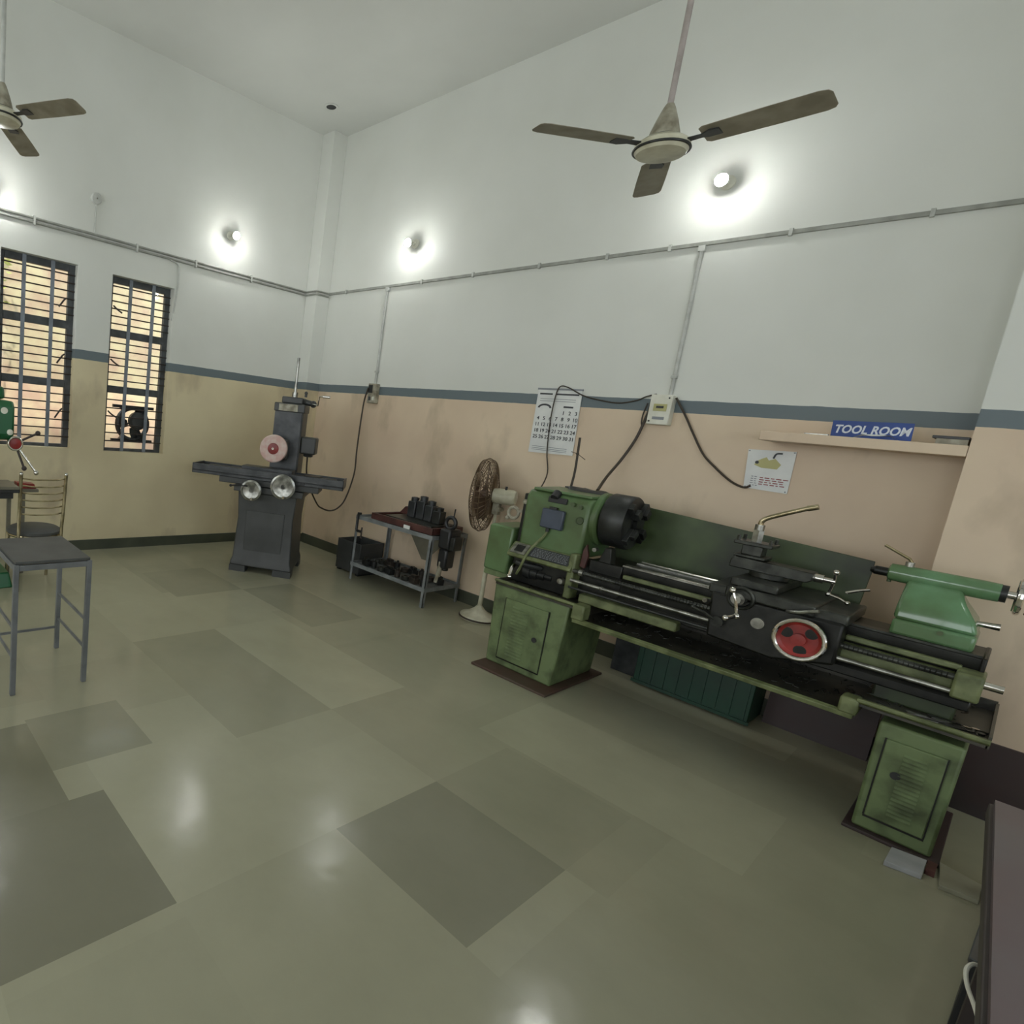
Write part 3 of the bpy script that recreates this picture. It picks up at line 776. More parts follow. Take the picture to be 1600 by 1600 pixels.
# headstock controls
CP = obj('switch_unit', MB().box(3.755, 3.905, -.955, -.92, 1.02, 1.15), 'bluegrey', HS, bevel=.008, label='blue grey starter box on the headstock front')
obj('box_gland', MB().box(3.80, 3.85, -.95, -.925, 1.15, 1.165).cyl((3.81, -.94, 1.02), (3.81, -.94, .995), .012), 'black', CP)
obj('box_cable', MB().tube([(3.81, -.94, .995), (3.79, -.945, .95), (3.755, -.95, .90), (3.73, -1.0, .82), (3.70, -1.0, .72), (3.66, -.96, .66)], .009, smooth=5), 'green_edge', CP)
obj('control_panel', MB().box(3.775, 3.90, -.935, -.918, 1.195, 1.232).cyl((3.815, -.94, 1.225), (3.815, -.90, 1.262), .028), 'black', HS, bevel=.003)
obj('speed_knob', MB().cyl((3.945, -.92, 1.205), (3.945, -.945, 1.205), .014).cyl((3.995, -.92, 1.195), (3.995, -.94, 1.195), .012), 'green_dk', HS)
obj('sight_glass', MB().cyl((4.0, -.92, 1.11), (4.0, -.93, 1.11), .024).torus((4.0, -.93, 1.11), (0, 1, 0), .022, .004), 'green_dk', HS)
obj('side_knob', MB().ball((3.60, -.90, 1.16), .018), 'creamd', HS)
obj('belt_guard_bracket', MB().torus((3.50, -.86, 1.06), (0, 1, 0), .04, .012, 20).bar((3.54, -.86, 1.08), (3.62, -.86, 1.10), .02).ball((3.47, -.88, 1.02), .015), 'creamd', HS, label='cream bracket left of the headstock')
# things lying on top
t2 = thing('black_cloth', 'black rag bundle lying on top of the lathe headstock', 'rag', (3.86, -.60, 1.275))
rb = MB(); rg = random.Random(5)
rings = []
for i in range(9):
    x = 3.74+.035*i; wv = .05*math.sin(PI*(i+.5)/9)+.02
    rings.append([(x, -.60-wv, 1.276), (x, -.60-wv*.6, 1.285+.012*rg.random()), (x, -.60, 1.287+.016*rg.random()), (x, -.60+wv*.6, 1.285+.012*rg.random()), (x, -.60+wv, 1.276)])
rb.grid(rings)
obj('cloth', rb, 'black', t2)
t2 = thing('thin_stick', 'thin dark upright rod with a tied cross wire standing on the headstock', 'rod', (3.72, -.48, 1.275))
obj('rod', MB().tube([(3.70, -.505, 1.276), (3.705, -.5, 1.4), (3.70, -.50, 1.53), (3.695, -.50, 1.64)], .0085, 6, 3), 'rubber', t2)
obj('cross_wire', MB().tube([(3.655, -.505, 1.535), (3.70, -.50, 1.525), (3.76, -.50, 1.49)], .0025, 6).ball((3.70, -.50, 1.525), .011), 'rubber', t2)
obj('foot', MB().box(3.67, 3.73, -.53, -.48, 1.276, 1.285), 'black', t2)
# chuck
SP = obj('spindle_flange', MB().rev([(.150, 0), (.175, .004), (.175, .03), (.155, .045), (.0, .045)], (4.04, -.72, 1.125), (1, 0, 0), 36), 'green', LT, label='round green spindle flange')
CK = obj('chuck', MB().rev([(.10, 0), (.168, .002), (.172, .01), (.172, .135), (.165, .145), (.05, .147), (.05, .12), (0, .12)], (4.095, -.72, 1.135), (1, 0, 0), 40), 'iron', LT, label='big dark iron four-jaw chuck')
for k in range(4):
    a = PI/4+k*PI/2
    mt3 = Matrix.Translation((4.240, -.72, 1.135)) @ Matrix.Rotation(a, 4, 'X')
    obj('jaw', MB(mt3).box(0, .03, -.022, .022, .06, .165).box(.03, .055, -.022, .022, .06, .12), 'iron', CK, bevel=.003)
    obj('jaw_screw', MB(mt3).cyl((-.06, 0, .165), (-.06, 0, .173), .011), 'black', CK)
GP = obj('gap_block', MB().box(4.10, 4.30, -.90, -.60, .80, .88).prism([(4.16, .88), (4.24, .88), (4.225, .98), (4.19, .98)], 'y', -.93, -.86), 'oil', LT, bevel=.006, label='dark block and stop under the chuck')
obj('stop_bolt', MB().cyl((4.13, -.94, .95), (4.13, -.90, .95), .013), 'steel', GP)
obj('red_rag', MB().prism([(4.055, .82), (4.085, .815), (4.095, .9), (4.075, .97), (4.06, .93)], 'y', -.925, -.905), 'maroon', GP, label='dull red cloth scrap')
# splash guard
obj('splash_guard', MB().prism([(4.05, .60), (5.27, .60), (5.305, 1.10), (5.305, 1.158), (4.186, 1.232), (4.05, 1.24)], 'y', -.44, -.425), 'green_dk', LT, bevel=.003, label='long oily green splash guard behind the bed')
# rods
RB = obj('lead_screw', MB().cyl((4.05, -.985, .795), (5.815, -.985, .795), .0135, n=12), 'oil2', LT, label='dark oily lead screw')
th = MB()
for i in range(96): th.torus((4.12+i*.0163, -.985, .795), (1, 0, 0), .0135, .0022, 10, 4)
obj('screw_thread', th, 'oil2', RB)
obj('feed_rod', MB().cyl((4.05, -1.0, .735), (5.70, -1.0, .735), .012, n=12), 'steel', LT, label='plain feed rod')
obj('control_rod', MB().cyl((4.05, -1.01, .69), (4.85, -1.01, .69), .008, n=10), 'iron', LT)
obj('rod_collar', MB().ball((4.245, -1.0, .735), .016), 'steel', LT)
obj('rod_collar', MB().cyl((4.09, -.985, .795), (4.115, -.985, .795), .022), 'steel', LT)
BK = obj('rod_bracket', MB().box(5.69, 5.772, -1.03, -.86, .715, .83), 'green_edge', LT, bevel=.01, label='light green end bracket of the rods')
obj('rod_end', MB().cyl((5.772, -.985, .795), (5.825, -.985, .795), .017), 'chrome', BK)
# carriage
AP = obj('apron', MB().prism([(4.80, .90), (4.82, .66), (5.10, .64), (5.33, .70), (5.33, .90)], 'y', -1.035, -.92), 'oil', LT, bevel=.012, label='oily black apron')
obj('saddle', MB().box(4.775, 5.335, -1.0, -.56, .888, .94).box(4.86, 5.22, -1.045, -.5, .90, .955), 'oil2', AP, bevel=.008)
CR = obj('cross_slide_crank', MB().cyl((4.932, -1.04, .905), (4.932, -1.10, .905), .03).cyl((4.932, -1.10, .905), (4.932, -1.125, .905), .02), 'steel', AP, label='bright ball crank with graduated collar')
obj('crank_arm', MB().tube([(4.912, -1.12, .945), (4.932, -1.125, .905), (4.948, -1.12, .83)], .007).ball((4.910, -1.125, .95), .016).ball((4.95, -1.125, .825), .016), 'chrome', CR)
obj('crank_grip', MB().cyl((4.948, -1.125, .825), (4.925, -1.18, .815), .009, .013).ball((4.922, -1.185, .814), .015), 'chrome', CR)
obj('collar_ring', MB().torus((4.932, -1.045, .905), (0, 1, 0), .052, .010), 'oil2', CR)
obj('oil_plug', MB().cyl((5.022, -1.035, .80), (5.022, -1.046, .80), .028, n=24), 'steel', AP)
obj('feed_lever', MB().cyl((4.862, -1.035, .755), (4.862, -1.07, .755), .027).tube([(4.862, -1.06, .755), (4.80, -1.08, .79), (4.755, -1.09, .80)], .007).ball((4.75, -1.09, .803), .01), 'oil2', AP)
obj('half_nut_lever', MB().tube([(5.12, -1.04, .90), (5.17, -1.08, .915), (5.24, -1.09, .945)], .009).cyl((4.80, -1.035, .845), (4.79, -1.07, .85), .012), 'steel', AP)
WC = Vector((5.198, -1.10, .79)); Rw = .104
HW = obj('carriage_handwheel', MB().torus(WC, (0, 1, 0), Rw-.011, .0105, 44, 10), 'chrome', LT, label='large carriage handwheel with chrome rim and red face')
ds = MB()
N_ = 48
rings = []
for r_, dy in ((.088, .0), (.06, .018), (.03, .02), (.028, -.012), (.001, -.014)):
    rings.append([WC+Vector((r_*math.cos(a), dy, r_*math.sin(a))) for a in [2*PI*i/N_ for i in range(N_)]])
ds.grid([[p+Vector((0, .012, 0)) for p in rings[0]]]+rings, cap=True)
obj('wheel_face', ds, 'red', HW, label='red dished wheel face')
for k, aa in enumerate((160, -78, 45)):
    a = math.radians(aa)
    obj('wheel_opening', MB().cyl(WC+Vector((.055*math.cos(a), .020, .055*math.sin(a))), WC+Vector((.055*math.cos(a), .0115, .055*math.sin(a))), .025, n=22), 'oil', HW, label='dark round opening in the wheel face')
obj('wheel_hub', MB().cyl(WC+Vector((0, .02, 0)), (WC.x, -1.03, WC.z), .03), 'oil2', HW)
# cross slide, compound, tool post
CS = obj('cross_slide', MB().box(4.86, 5.06, -1.0, -.5, .955, .995), 'oil2', LT, bevel=.006)
CO = obj('compound_rest', MB().cyl((4.96, -.75, .995), (4.96, -.75, 1.025), .085, n=28).prism([(4.79, 1.02), (5.12, 1.02), (5.14, 1.035), (5.14, 1.075), (4.81, 1.085), (4.79, 1.06)], 'y', -.80, -.68), 'oil2', CS, bevel=.005)
TP = obj('tool_post', MB().box(4.80, 4.94, -.81, -.67, 1.085, 1.10).box(4.79, 4.96, -.82, -.67, 1.155, 1.175).box(4.825, 4.915, -.79, -.69, 1.10, 1.155), 'oil2', LT, bevel=.004, label='dark square tool post')
for x, y in ((4.805, -.80), (4.945, -.80), (4.805, -.69), (4.945, -.69)): obj('clamp_bolt', MB().cyl((x, y, 1.175), (x, y, 1.20), .009, n=6), 'oil2', TP)
obj('post_stem', MB().cyl((4.872, -.75, 1.10), (4.872, -.75, 1.27), .022, n=16).cyl((4.872, -.75, 1.175), (4.872, -.75, 1.24), .026, n=6), 'steel', TP)
obj('clamp_handle', MB().tube([(4.872, -.75, 1.26), (4.875, -.75, 1.29), (4.90, -.75, 1.315), (4.98, -.75, 1.36), (5.05, -.75, 1.397)], .0125, 12, 5).tube([(5.045, -.75, 1.394), (5.085, -.75, 1.411)], .0145, 12), 'brass', TP, label='long bent steel clamping handle')
CH = obj('compound_screw', MB().cyl((5.14, -.74, 1.05), (5.175, -.74, 1.05), .022).cyl((5.175, -.74, 1.05), (5.22, -.74, 1.05), .013), 'chrome', CS)
obj('ball_crank', MB().tube([(5.215, -.76, 1.095), (5.215, -.74, 1.05), (5.205, -.73, .985)], .006).ball((5.217, -.762, 1.10), .014).ball((5.203, -.73, .98), .012), 'chrome', CH)
obj('crank_grip', MB().tube([(5.203, -.73, .98), (5.25, -.74, .972), (5.28, -.75, .96)], .006).ball((5.283, -.75, .96), .011), 'chrome', CH)
obj('lock_lever', MB().tube([(5.265, -.72, 1.005), (5.31, -.72, 1.03), (5.345, -.72, 1.045)], .007, 8, 3), 'chrome', CH)
# tailstock
ts = MB()
prof = [(5.455, .893), (5.712, .893), (5.715, .97), (5.66, 1.09), (5.62, 1.125), (5.475, 1.125), (5.475, 1.06), (5.463, .97)]
ts.prism([(5.455, .89), (5.715, .89), (5.715, .965), (5.458, .965)], 'y', -.88, -.62)
rings = []
for z, hy, xa, xb in ((.965, .13, 5.456, 5.715), (1.02, .125, 5.457, 5.698), (1.055, .10, 5.458, 5.675), (1.08, .08, 5.459, 5.658), (1.105, .055, 5.460, 5.645), (1.14, .042, 5.461, 5.635)):
    rings.append([(xa, -.75-hy, z), (xb, -.75-hy, z), (xb, -.75+hy, z), (xa, -.75+hy, z)])
ts.grid(rings)
TS = obj('tailstock', ts, 'green_ts', LT, bevel=.014, ang=50, label='glossy green tailstock body')
obj('barrel', MB().rev([(.030, 0), (.040, .006), (.042, .05), (.042, .30), (.040, .345)], (5.39, -.75, 1.157), (1, 0, 0), 28), 'green_ts', TS)
obj('barrel_cap', MB().cyl((5.735, -.75, 1.157), (5.755, -.75, 1.157), .038, n=24), 'iron', TS)
obj('quill', MB().cyl((5.345, -.75, 1.152), (5.395, -.75, 1.152), .021, n=20).cyl((5.33, -.75, 1.152), (5.345, -.75, 1.152), .012, .02), 'oil', TS)
TH = obj('tailstock_handwheel', MB().cyl((5.755, -.75, 1.157), (5.79, -.75, 1.157), .017).torus((5.79, -.75, 1.157), (1, 0, 0), .07, .011, 32).bar((5.787, -.75, 1.09), (5.787, -.75, 1.225), .016).bar((5.787, -.82, 1.157), (5.787, -.68, 1.157), .016), 'chrome', TS, label='chrome tailstock handwheel')
obj('wheel_grip', MB().cyl((5.815, -.78, 1.10), (5.85, -.79, 1.09), .012), 'maroon', TH)
LK = obj('quill_lock', MB().cyl((5.452, -.75, 1.19), (5.452, -.75, 1.218), .016), 'steel', TS)
obj('lock_lever', MB().tube([(5.458, -.75, 1.215), (5.445, -.75, 1.232), (5.355, -.75, 1.277)], .0065, 8), 'brass', LK)
obj('clamp_rod', MB().cyl((5.70, -.75, 1.006), (5.765, -.75, 1.01), .012, .016), 'chrome', TS)
obj('side_screw', MB().cyl((5.61, -.89, .945), (5.61, -.875, .945), .01).cyl((5.40, -.75, 1.108), (5.40, -.75, 1.12), .008), 'green_dk', TS)

# spanners and offcuts in the tray, right end
for i, (x, y, a, l) in enumerate(((5.60, -.96, .35, .20), (5.66, -.90, .1, .16), (5.70, -.99, .5, .12))):
    d = Vector((math.cos(a), math.sin(a), 0)); p = Vector((x, y, .578))
    mb = MB().bar(p, p+d*l, .014, .006).cyl(p-Vector((0, 0, .004)), p+Vector((0, 0, .004)), .015, n=10).cyl(p+d*l-Vector((0, 0, .004)), p+d*l+Vector((0, 0, .004)), .013, n=10)
    tag(obj('spanner', mb, 'chrome' if i == 0 else 'oil2', loc=tuple(p)), ['bright long spanner in the right end of the chip tray', 'dull spanner lying behind the bright one in the chip tray', 'short dull spanner at the front corner of the chip tray'][i], 'spanner', 'spanners in the chip tray')

# crate under the lathe
t = thing('plastic_crate', 'dark green plastic crate on the floor under the lathe', 'crate', (4.62, -.2, 0))
cr = MB().box(4.295, 4.95, -.325, -.31, .01, .34).box(4.295, 4.95, -.045, -.03, .01, .34).box(4.295, 4.31, -.31, -.045, .01, .34).box(4.935, 4.95, -.31, -.045, .01, .34).box(4.31, 4.935, -.31, -.045, .01, .03)
obj('body', cr, 'cratem', t, bevel=.004)
rb = MB()
for i in range(9): rb.box(4.32+i*.075, 4.33+i*.075, -.332, -.325, .02, .30)
rb.box(4.285, 4.96, -.335, -.325, .305, .345).box(4.285, 4.96, -.335, -.325, .01, .03)
obj('ribs', rb, 'cratem', t)

tag(obj('grey_box', MB().box(4.10, 4.27, -.22, -.03, 0, .30).box(4.095, 4.275, -.225, -.025, .27, .31), 'grind2', loc=(4.18, -.12, 0), bevel=.004), 'small grey box on the floor between the left pedestal and the green crate', 'box')
tag(obj('dark_filler_board', MB().prism([(-.12, 0), (-.10, 0), (-.025, .50), (-.045, .50)], 'x', 4.98, 5.46), 'plinth', loc=(5.2, -.08, 0)), 'dark filler board added against the wall under the lathe right of the green crate', 'board')  # slab added to fill the dark stretch behind the lathe

# stone offcuts on the floor
tag(obj('marble_offcut', MB().prism([(5.668, -1.29), (5.776, -1.26), (5.776, -1.10), (5.672, -1.125)], 'z', 0, .022), 'tile', loc=(5.72, -1.2, 0), bevel=.002), 'small white marble offcut on the floor in front of the right pedestal', 'stone offcut')
tag(obj('marble_offcut', MB().prism([(5.823, -1.27), (5.928, -1.245), (5.93, -1.095), (5.81, -1.055)], 'z', 0, .02), 'tileb', loc=(5.87, -1.2, 0), bevel=.002), 'beige stone offcut on the floor by the dark table', 'stone offcut')
tag(obj('wood_packer', MB().box(5.778, 5.806, -1.19, -1.1, 0, .025), 'maroon', loc=(5.79, -1.15, 0)), 'dark red wood packer between the two stone offcuts', 'packer')

# ================================================================ surface grinder (local axes)
ga = math.radians(42)
G = thing('surface_grinder', 'charcoal surface grinder with two handwheels standing in the corner', 'grinder', (1.054, -1.633, 0), ga)
base = MB()
def rect(x0, x1, y0, y1, z): return [(x0, y0, z), (x1, y0, z), (x1, y1, z), (x0, y1, z)]
base.grid([rect(.0, .62, 0, .66, .06), rect(.004, .616, .004, .656, .10), rect(.018, .602, .015, .645, .14), rect(.035, .585, .03, .63, .55), rect(.02, .60, .01, .64, .80)])
BS = obj('base', base, 'grind', G, bevel=.012, ang=40)
for a, b in ((0, .16), (.44, .62)):
    for c, d in ((0, .14), (.52, .66)): obj('foot', MB().box(a, b, c, d, 0, .062), 'grind', BS)
obj('base_door', MB().box(.12, .50, .018, .028, .2, .62), 'grind', BS, bevel=.004)
SD = obj('saddle', MB().box(-.02, .66, -.02, .60, .80, .86).box(-.18, .80, .0, .32, .865, .925), 'grind', G, bevel=.006)
TB = obj('work_table', MB().box(-.455, 1.03, -.02, .32, .945, .965).box(-.455, 1.03, -.02, -.005, .925, 1.02).box(-.455, 1.03, .30, .32, .95, 1.015).box(-.455, -.44, -.02, .32, .93, 1.02).box(1.015, 1.03, -.02, .32, .93, 1.02).box(-.36, .94, .03, .27, .965, 1.0), 'grind2', G, bevel=.004, label='long traversing work table')
obj('magnetic_chuck', MB().box(.02, .52, .06, .24, 1.0, 1.045), 'grind2', TB, bevel=.004, label='raised magnetic chuck plate')
obj('table_stop', MB().box(.62, .66, -.03, -.02, .93, .96).cyl((.72, .1, 1.0), (.72, .1, 1.02), .09), 'black', TB)
HWL = [(.475, .905, .118, 'large bright traverse handwheel'), (.175, .835, .10, 'smaller handwheel on the left')]
for x, z, r_, lab in HWL:
    w_ = obj('handwheel', MB().rev([(r_-.02, 0), (r_, .006), (r_, .024), (r_-.018, .03), (r_-.02, .012), (.03, .002), (.03, -.02), (0, -.022)][::-1], (x, -.10, z), (0, -1, 0), 40), 'steel', G, label=lab)
    obj('wheel_shaft', MB().cyl((x, -.10, z), (x, .02, z), .022), 'grind', w_)
    obj('wheel_grip', MB().cyl((x+.02, -.125, z-r_+.025), (x+.02, -.165, z-r_+.025), .010, .013), 'chrome', w_)
obj('side_lever', MB().tube([(.14, -.12, .87), (.06, -.13, .875), (-.02, -.14, .862)], .008).ball((-.02, -.14, .862), .014), 'black', SD)
COL = obj('column', MB().box(.235, .525, .34, .66, .80, 1.66), 'grind', G, bevel=.012)
obj('column_cap', MB().box(.225, .535, .33, .67, 1.60, 1.685).box(.29, .50, .36, .62, 1.685, 1.75), 'grind', COL, bevel=.01)
obj('column_cover', MB().box(.24, .51, .326, .341, .9, 1.595), 'grind2', COL)
obj('name_plate', MB().box(.275, .465, .322, .331, 1.608, 1.675), 'creamd', COL, label='pale nameplate')
obj('elevating_rod', MB().cyl((.395, .48, 1.75), (.395, .48, 2.14), .014).cyl((.395, .48, 1.75), (.395, .48, 1.80), .03), 'steel', COL, label='tall bright upright rod')
DC = obj('down_feed', MB().cyl((.48, .45, 1.72), (.60, .43, 1.70), .028).ball((.60, .43, 1.70), .035).cyl((.52, .40, 1.76), (.52, .40, 1.80), .014).ball((.52, .40, 1.80), .018), 'grind', COL)
obj('crank_handle', MB().tube([(.60, .40, 1.70), (.655, .36, 1.69), (.665, .34, 1.78), (.74, .33, 1.78)], .0085).cyl((.70, .335, 1.78), (.77, .33, 1.78), .013), 'chrome', DC)
WH = obj('wheel_guard', MB().rev([(.13, 0), (.135, .01), (.135, .055), (.125, .062), (0, .062)], (.30, .18, 1.235), (0, -1, 0), 40), 'wheel', G, label='pinkish white round wheel guard')
obj('guard_centre', MB().rev([(.055, 0), (.05, .006), (.02, .01), (0, .01)], (.30, .118, 1.235), (0, -1, 0), 24), 'red', WH, label='red centre ring')
obj('centre_bolt', MB().cyl((.30, .108, 1.235), (.30, .098, 1.235), .013, n=6), 'chrome', WH)
obj('spindle_head', MB().box(.20, .42, .18, .34, 1.13, 1.33), 'grind', WH, bevel=.02)
obj('spindle_motor', MB().box(.525, .68, .36, .56, 1.20, 1.37).cyl((.6, .46, 1.2), (.6, .46, 1.17), .05), 'grind', COL, bevel=.02, label='boxy motor on the column side')

# ================================================================ tool cart
def angle_leg(x, y, z0, z1, sx, sy, w_=.032, t_=.006):
    mb = MB()
    mb.box(min(x, x+sx*w_), max(x, x+sx*w_), min(y, y+sy*t_), max(y, y+sy*t_), z0, z1)
    mb.box(min(x, x+sx*t_), max(x, x+sx*t_), min(y, y+sy*w_), max(y, y+sy*w_), z0, z1)
    return mb
x0, x1, y0, y1 = 1.68, 2.625, -.575, -.06
T = thing('tool_cart', 'grey steel two-tier tool stand against the wall left of the lathe', 'cart', (2.15, -.32, 0))
for x, y, sx, sy in ((x0, y0, 1, 1), (x1, y0, -1, 1), (x0, y1, 1, -1), (x1, y1, -1, -1)):
    obj('leg', angle_leg(x, y, 0, .665, sx, sy), 'cartm', T)
for nm, z in (('top_shelf', .64), ('lower_shelf', .16)):
    obj(nm, MB().box(x0, x1, y0, y1, z-.004, z+.002).box(x0-.003, x1+.003, y0-.004, y0+.001, z-.014, z+.024).box(x0-.003, x1+.003, y1-.001, y1+.004, z-.014, z+.024).box(x0-.004, x0+.001, y0, y1, z-.014, z+.024).box(x1-.001, x1+.004, y0, y1, z-.014, z+.024), 'cartm', T)
t = thing('wooden_tray', 'maroon wooden tray with a grey surface plate on top of the tool stand', 'tray', (2.2, -.33, .664))
obj('tray_frame', MB().box(1.86, 2.60, -.56, -.53, .665, .725).box(1.86, 2.60, -.14, -.11, .665, .725).box(1.86, 1.89, -.53, -.14, .665, .725).box(2.57, 2.60, -.53, -.14, .665, .725).box(1.89, 2.57, -.53, -.14, .665, .68), 'maroon', t, bevel=.003)
obj('surface_plate', MB().box(2.0, 2.55, -.52, -.16, .68, .732), 'oil2', t, bevel=.004)
for i, (x, y, r_, h, lab) in enumerate(((2.14, -.28, .045, .19, 'tall grey machined block, left one of the row on the tool stand'), (2.245, -.28, .045, .215, 'tall grey machined block, middle one of the row on the tool stand'), (2.35, -.29, .045, .19, 'grey machined block, right one of the row on the tool stand'), (2.46, -.31, .046, .15, 'lower dark machined block at the right end of the row'))):
    o = thing('machined_block', lab, 'metal block', (x, y, .732), group='upright blocks on the tool stand')
    obj('body', MB().box(x-r_, x+r_, y-.045, y+.045, .732, .732+h*.8), 'grind2' if i < 3 else 'iron', o, bevel=.008)
    obj('boss', MB().cyl((x, y, .732+h*.8), (x, y, .732+h), r_*.85).cyl((x, y, .732+h*.9), (x, y, .732+h+.004), r_*.5), 'grind2' if i < 3 else 'iron', o)
tag(obj('red_block', MB().prism([(1.90, .725), (2.02, .725), (2.02, .80), (1.965, .80)], 'y', -.20, -.12), 'maroon', loc=(1.97, -.15, .72)), 'small dark red wedge at the left of the block row', 'block')
tag(obj('paper_tag', MB().box(2.30, 2.37, -.592, -.583, .668, .70), 'paper', loc=(2.33, -.585, .67)), 'small white tag on the front edge of the wooden tray', 'tag')
t = thing('c_clamp', 'black C-clamp hanging from the left end of the tool stand', 'clamp', (1.80, -.59, .5))
obj('clamp_frame', MB().tube([(1.76, -.60, .69), (1.73, -.605, .69), (1.725, -.605, .66), (1.725, -.605, .53), (1.74, -.605, .515), (1.80, -.605, .515)], .013, 10), 'black', t)
obj('clamp_screw', MB().cyl((1.80, -.605, .45), (1.80, -.605, .56), .008).bar((1.78, -.605, .455), (1.82, -.605, .455), .006), 'rod', t)
t = thing('bench_vice', 'black machine vice hanging at the right end of the tool stand', 'vice', (2.70, -.40, .45))
obj('body', MB().box(2.63, 2.75, -.5, -.33, .56, .74).box(2.635, 2.73, -.48, -.35, .38, .56), 'black', t, bevel=.02)
obj('eye_ring', MB().torus((2.68, -.42, .79), (0, 1, 0), .05, .018, 24).cyl((2.70, -.42, .84), (2.705, -.42, .92), .006), 'black', t)
obj('jaw', MB().box(2.72, 2.79, -.48, -.36, .56, .68).cyl((2.70, -.43, .36), (2.68, -.43, .56), .03), 'iron', t, bevel=.01)
obj('screw_end', MB().cyl((2.66, -.46, .30), (2.67, -.46, .44), .022).cyl((2.64, -.46, .24), (2.655, -.46, .32), .016), 'creamd', t)
tag(obj('sheet_metal', MB().prism([(2.12, .62), (2.60, .62), (2.38, .36), (2.33, .36)], 'y', -.30, -.29), 'tan_tin', loc=(2.35, -.3, .4)), 'dull triangular metal sheet wedged under the top of the tool stand', 'metal sheet')
# scraps on lower shelf
rg = random.Random(21)
kinds = [('metal_bar', 'bar'), ('metal_ring', 'ring'), ('metal_cylinder', 'cylinder')]
WHERE = ['at the left end', 'near the left leg', 'left of centre', 'in the middle back', 'in the middle front', 'right of centre', 'near the front right leg', 'at the right end']
for i in range(16):
    x = 1.80+.76*(i//2)/7.4; y = -.47 if i % 2 == 0 else -.24
    kd = i % 3; z = .163
    wpos = WHERE[i//2]; dep = 'front row' if i % 2 == 0 else 'back row'
    if kd == 0:
        a = rg.uniform(-.5, .5)
        mb = MB(Matrix.Translation((x, y, z)) @ Matrix.Rotation(a, 4, 'Z')).box(-.05, .05, -.03, .03, 0, .055).box(-.035, .035, -.02, .02, .055, .08)
    elif kd == 1:
        mb = MB().rev([(.02, 0), (.042, 0), (.042, .04), (.02, .04), (.02, 0)], (x, y, z), n=20, cap=False)
    else:
        mb = MB().cyl((x, y, z), (x, y, z+.07), .026).cyl((x, y, z+.07), (x, y, z+.09), .012)
    tag(obj(kinds[kd][0], mb, ['scrap', 'oil2', 'iron'][rg.randrange(3)], loc=(x, y, z), bevel=.003),
        'dark metal %s %s of the lower shelf, %s' % (kinds[kd][1], wpos, dep), 'metal part', 'metal parts on the lower shelf')
t = thing('steel_box', 'dark grey open steel box on the floor left of the tool stand', 'box', (1.5, -.33, 0))
mb = MB().box(1.325, 1.335, -.44, -.10, .12, .34).box(1.66, 1.67, -.44, -.10, .12, .34).box(1.325, 1.67, -.445, -.435, .12, .34).box(1.325, 1.67, -.11, -.10, .12, .34).box(1.325, 1.67, -.44, -.10, .02, .12)
obj('body', mb, 'grind', t, bevel=.003)
obj('skid', MB().box(1.34, 1.38, -.43, -.11, 0, .02).box(1.62, 1.66, -.43, -.11, 0, .02), 'black', t)

# ================================================================ pedestal fan
fx, fy = 3.0, -.27
fd = Vector((1, .33, .03)).normalized()
T = thing('pedestal_fan', 'cream pedestal fan with a brown wire cage turned sideways beside the lathe', 'fan', (fx, fy, 0))
obj('base', MB().rev([(.155, 0), (.158, .012), (.15, .03), (.10, .05), (.05, .085), (.028, .11), (.022, .12)], (fx, fy, 0), n=36), 'cream', T)
obj('base_rim', MB().torus((fx, fy, .012), (0, 0, 1), .155, .008, 40), 'rubber', T)
obj('pole', MB().cyl((fx, fy, .11), (fx, fy, .55), .019).cyl((fx, fy, .5), (fx, fy, .95), .014).cyl((fx, fy, .53), (fx, fy, .57), .026), 'cream', T)
obj('neck', MB().box(fx-.03, fx+.03, fy-.025, fy+.025, .93, 1.03).cyl((fx+.03, fy-.04, .98), (fx+.03, fy+.04, .98), .02), 'creamd', T, bevel=.008)
obj('motor', MB().rev([(.03, -.06), (.06, -.04), (.066, .0), (.066, .11), (.055, .14), (.02, .15)], Vector((fx, fy, 1.09))-fd*.0, fd, 28), 'cream', T)
obj('oscillation_knob', MB().cyl((fx+.06, fy, 1.15), (fx+.06, fy, 1.18), .01), 'black', T)
cx_ = fx-.11
RC = .315
fcw = Vector((cx_, fy-.035, 1.08))

cg = MB()
_, cu_, cv_ = cg.frame(fd)
for k in range(40):
    a = 2*PI*k/40
    e = cu_*math.cos(a)+cv_*math.sin(a)
    cg.tube([fcw-fd*.075+e*.05, fcw-fd*.07+e*.2, fcw-fd*.035+e*.30, fcw+e*RC, fcw+fd*.035+e*.30, fcw+fd*.065+e*.2, fcw+fd*.07+e*.06], .003, 4)
for R2, dd in ((RC, 0), (.30, .036), (.30, -.036), (.2, .066), (.2, -.072), (.06, .07), (.05, -.077)): cg.torus(fcw+fd*dd, fd, R2, .0032, 40, 5)
obj('wire_cage', cg, 'cage', T, label='brown wire cage')
for k in range(3):
    a = .4+k*2*PI/3
    e = cu_*math.cos(a)+cv_*math.sin(a); g_ = cu_*-math.sin(a)+cv_*math.cos(a)
    rings = []
    for r_, wd, tw in ((.04, .03, .03), (.10, .09, .035), (.20, .12, .03), (.27, .10, .02), (.285, .04, .01)):
        c = fcw+e*r_
        rings.append([c+g_*wd+fd*tw, c+fd*.006, c-g_*wd-fd*tw, c-g_*wd-fd*(tw+.003), c+fd*.003, c+g_*wd+fd*(tw-.003)])
    obj('fan_blade', MB().grid(rings), 'cageb', T)
obj('hub', MB().rev([(.04, -.02), (.04, .03), (.02, .045), (0, .047)], fcw, -fd, 20), 'cageb', T)
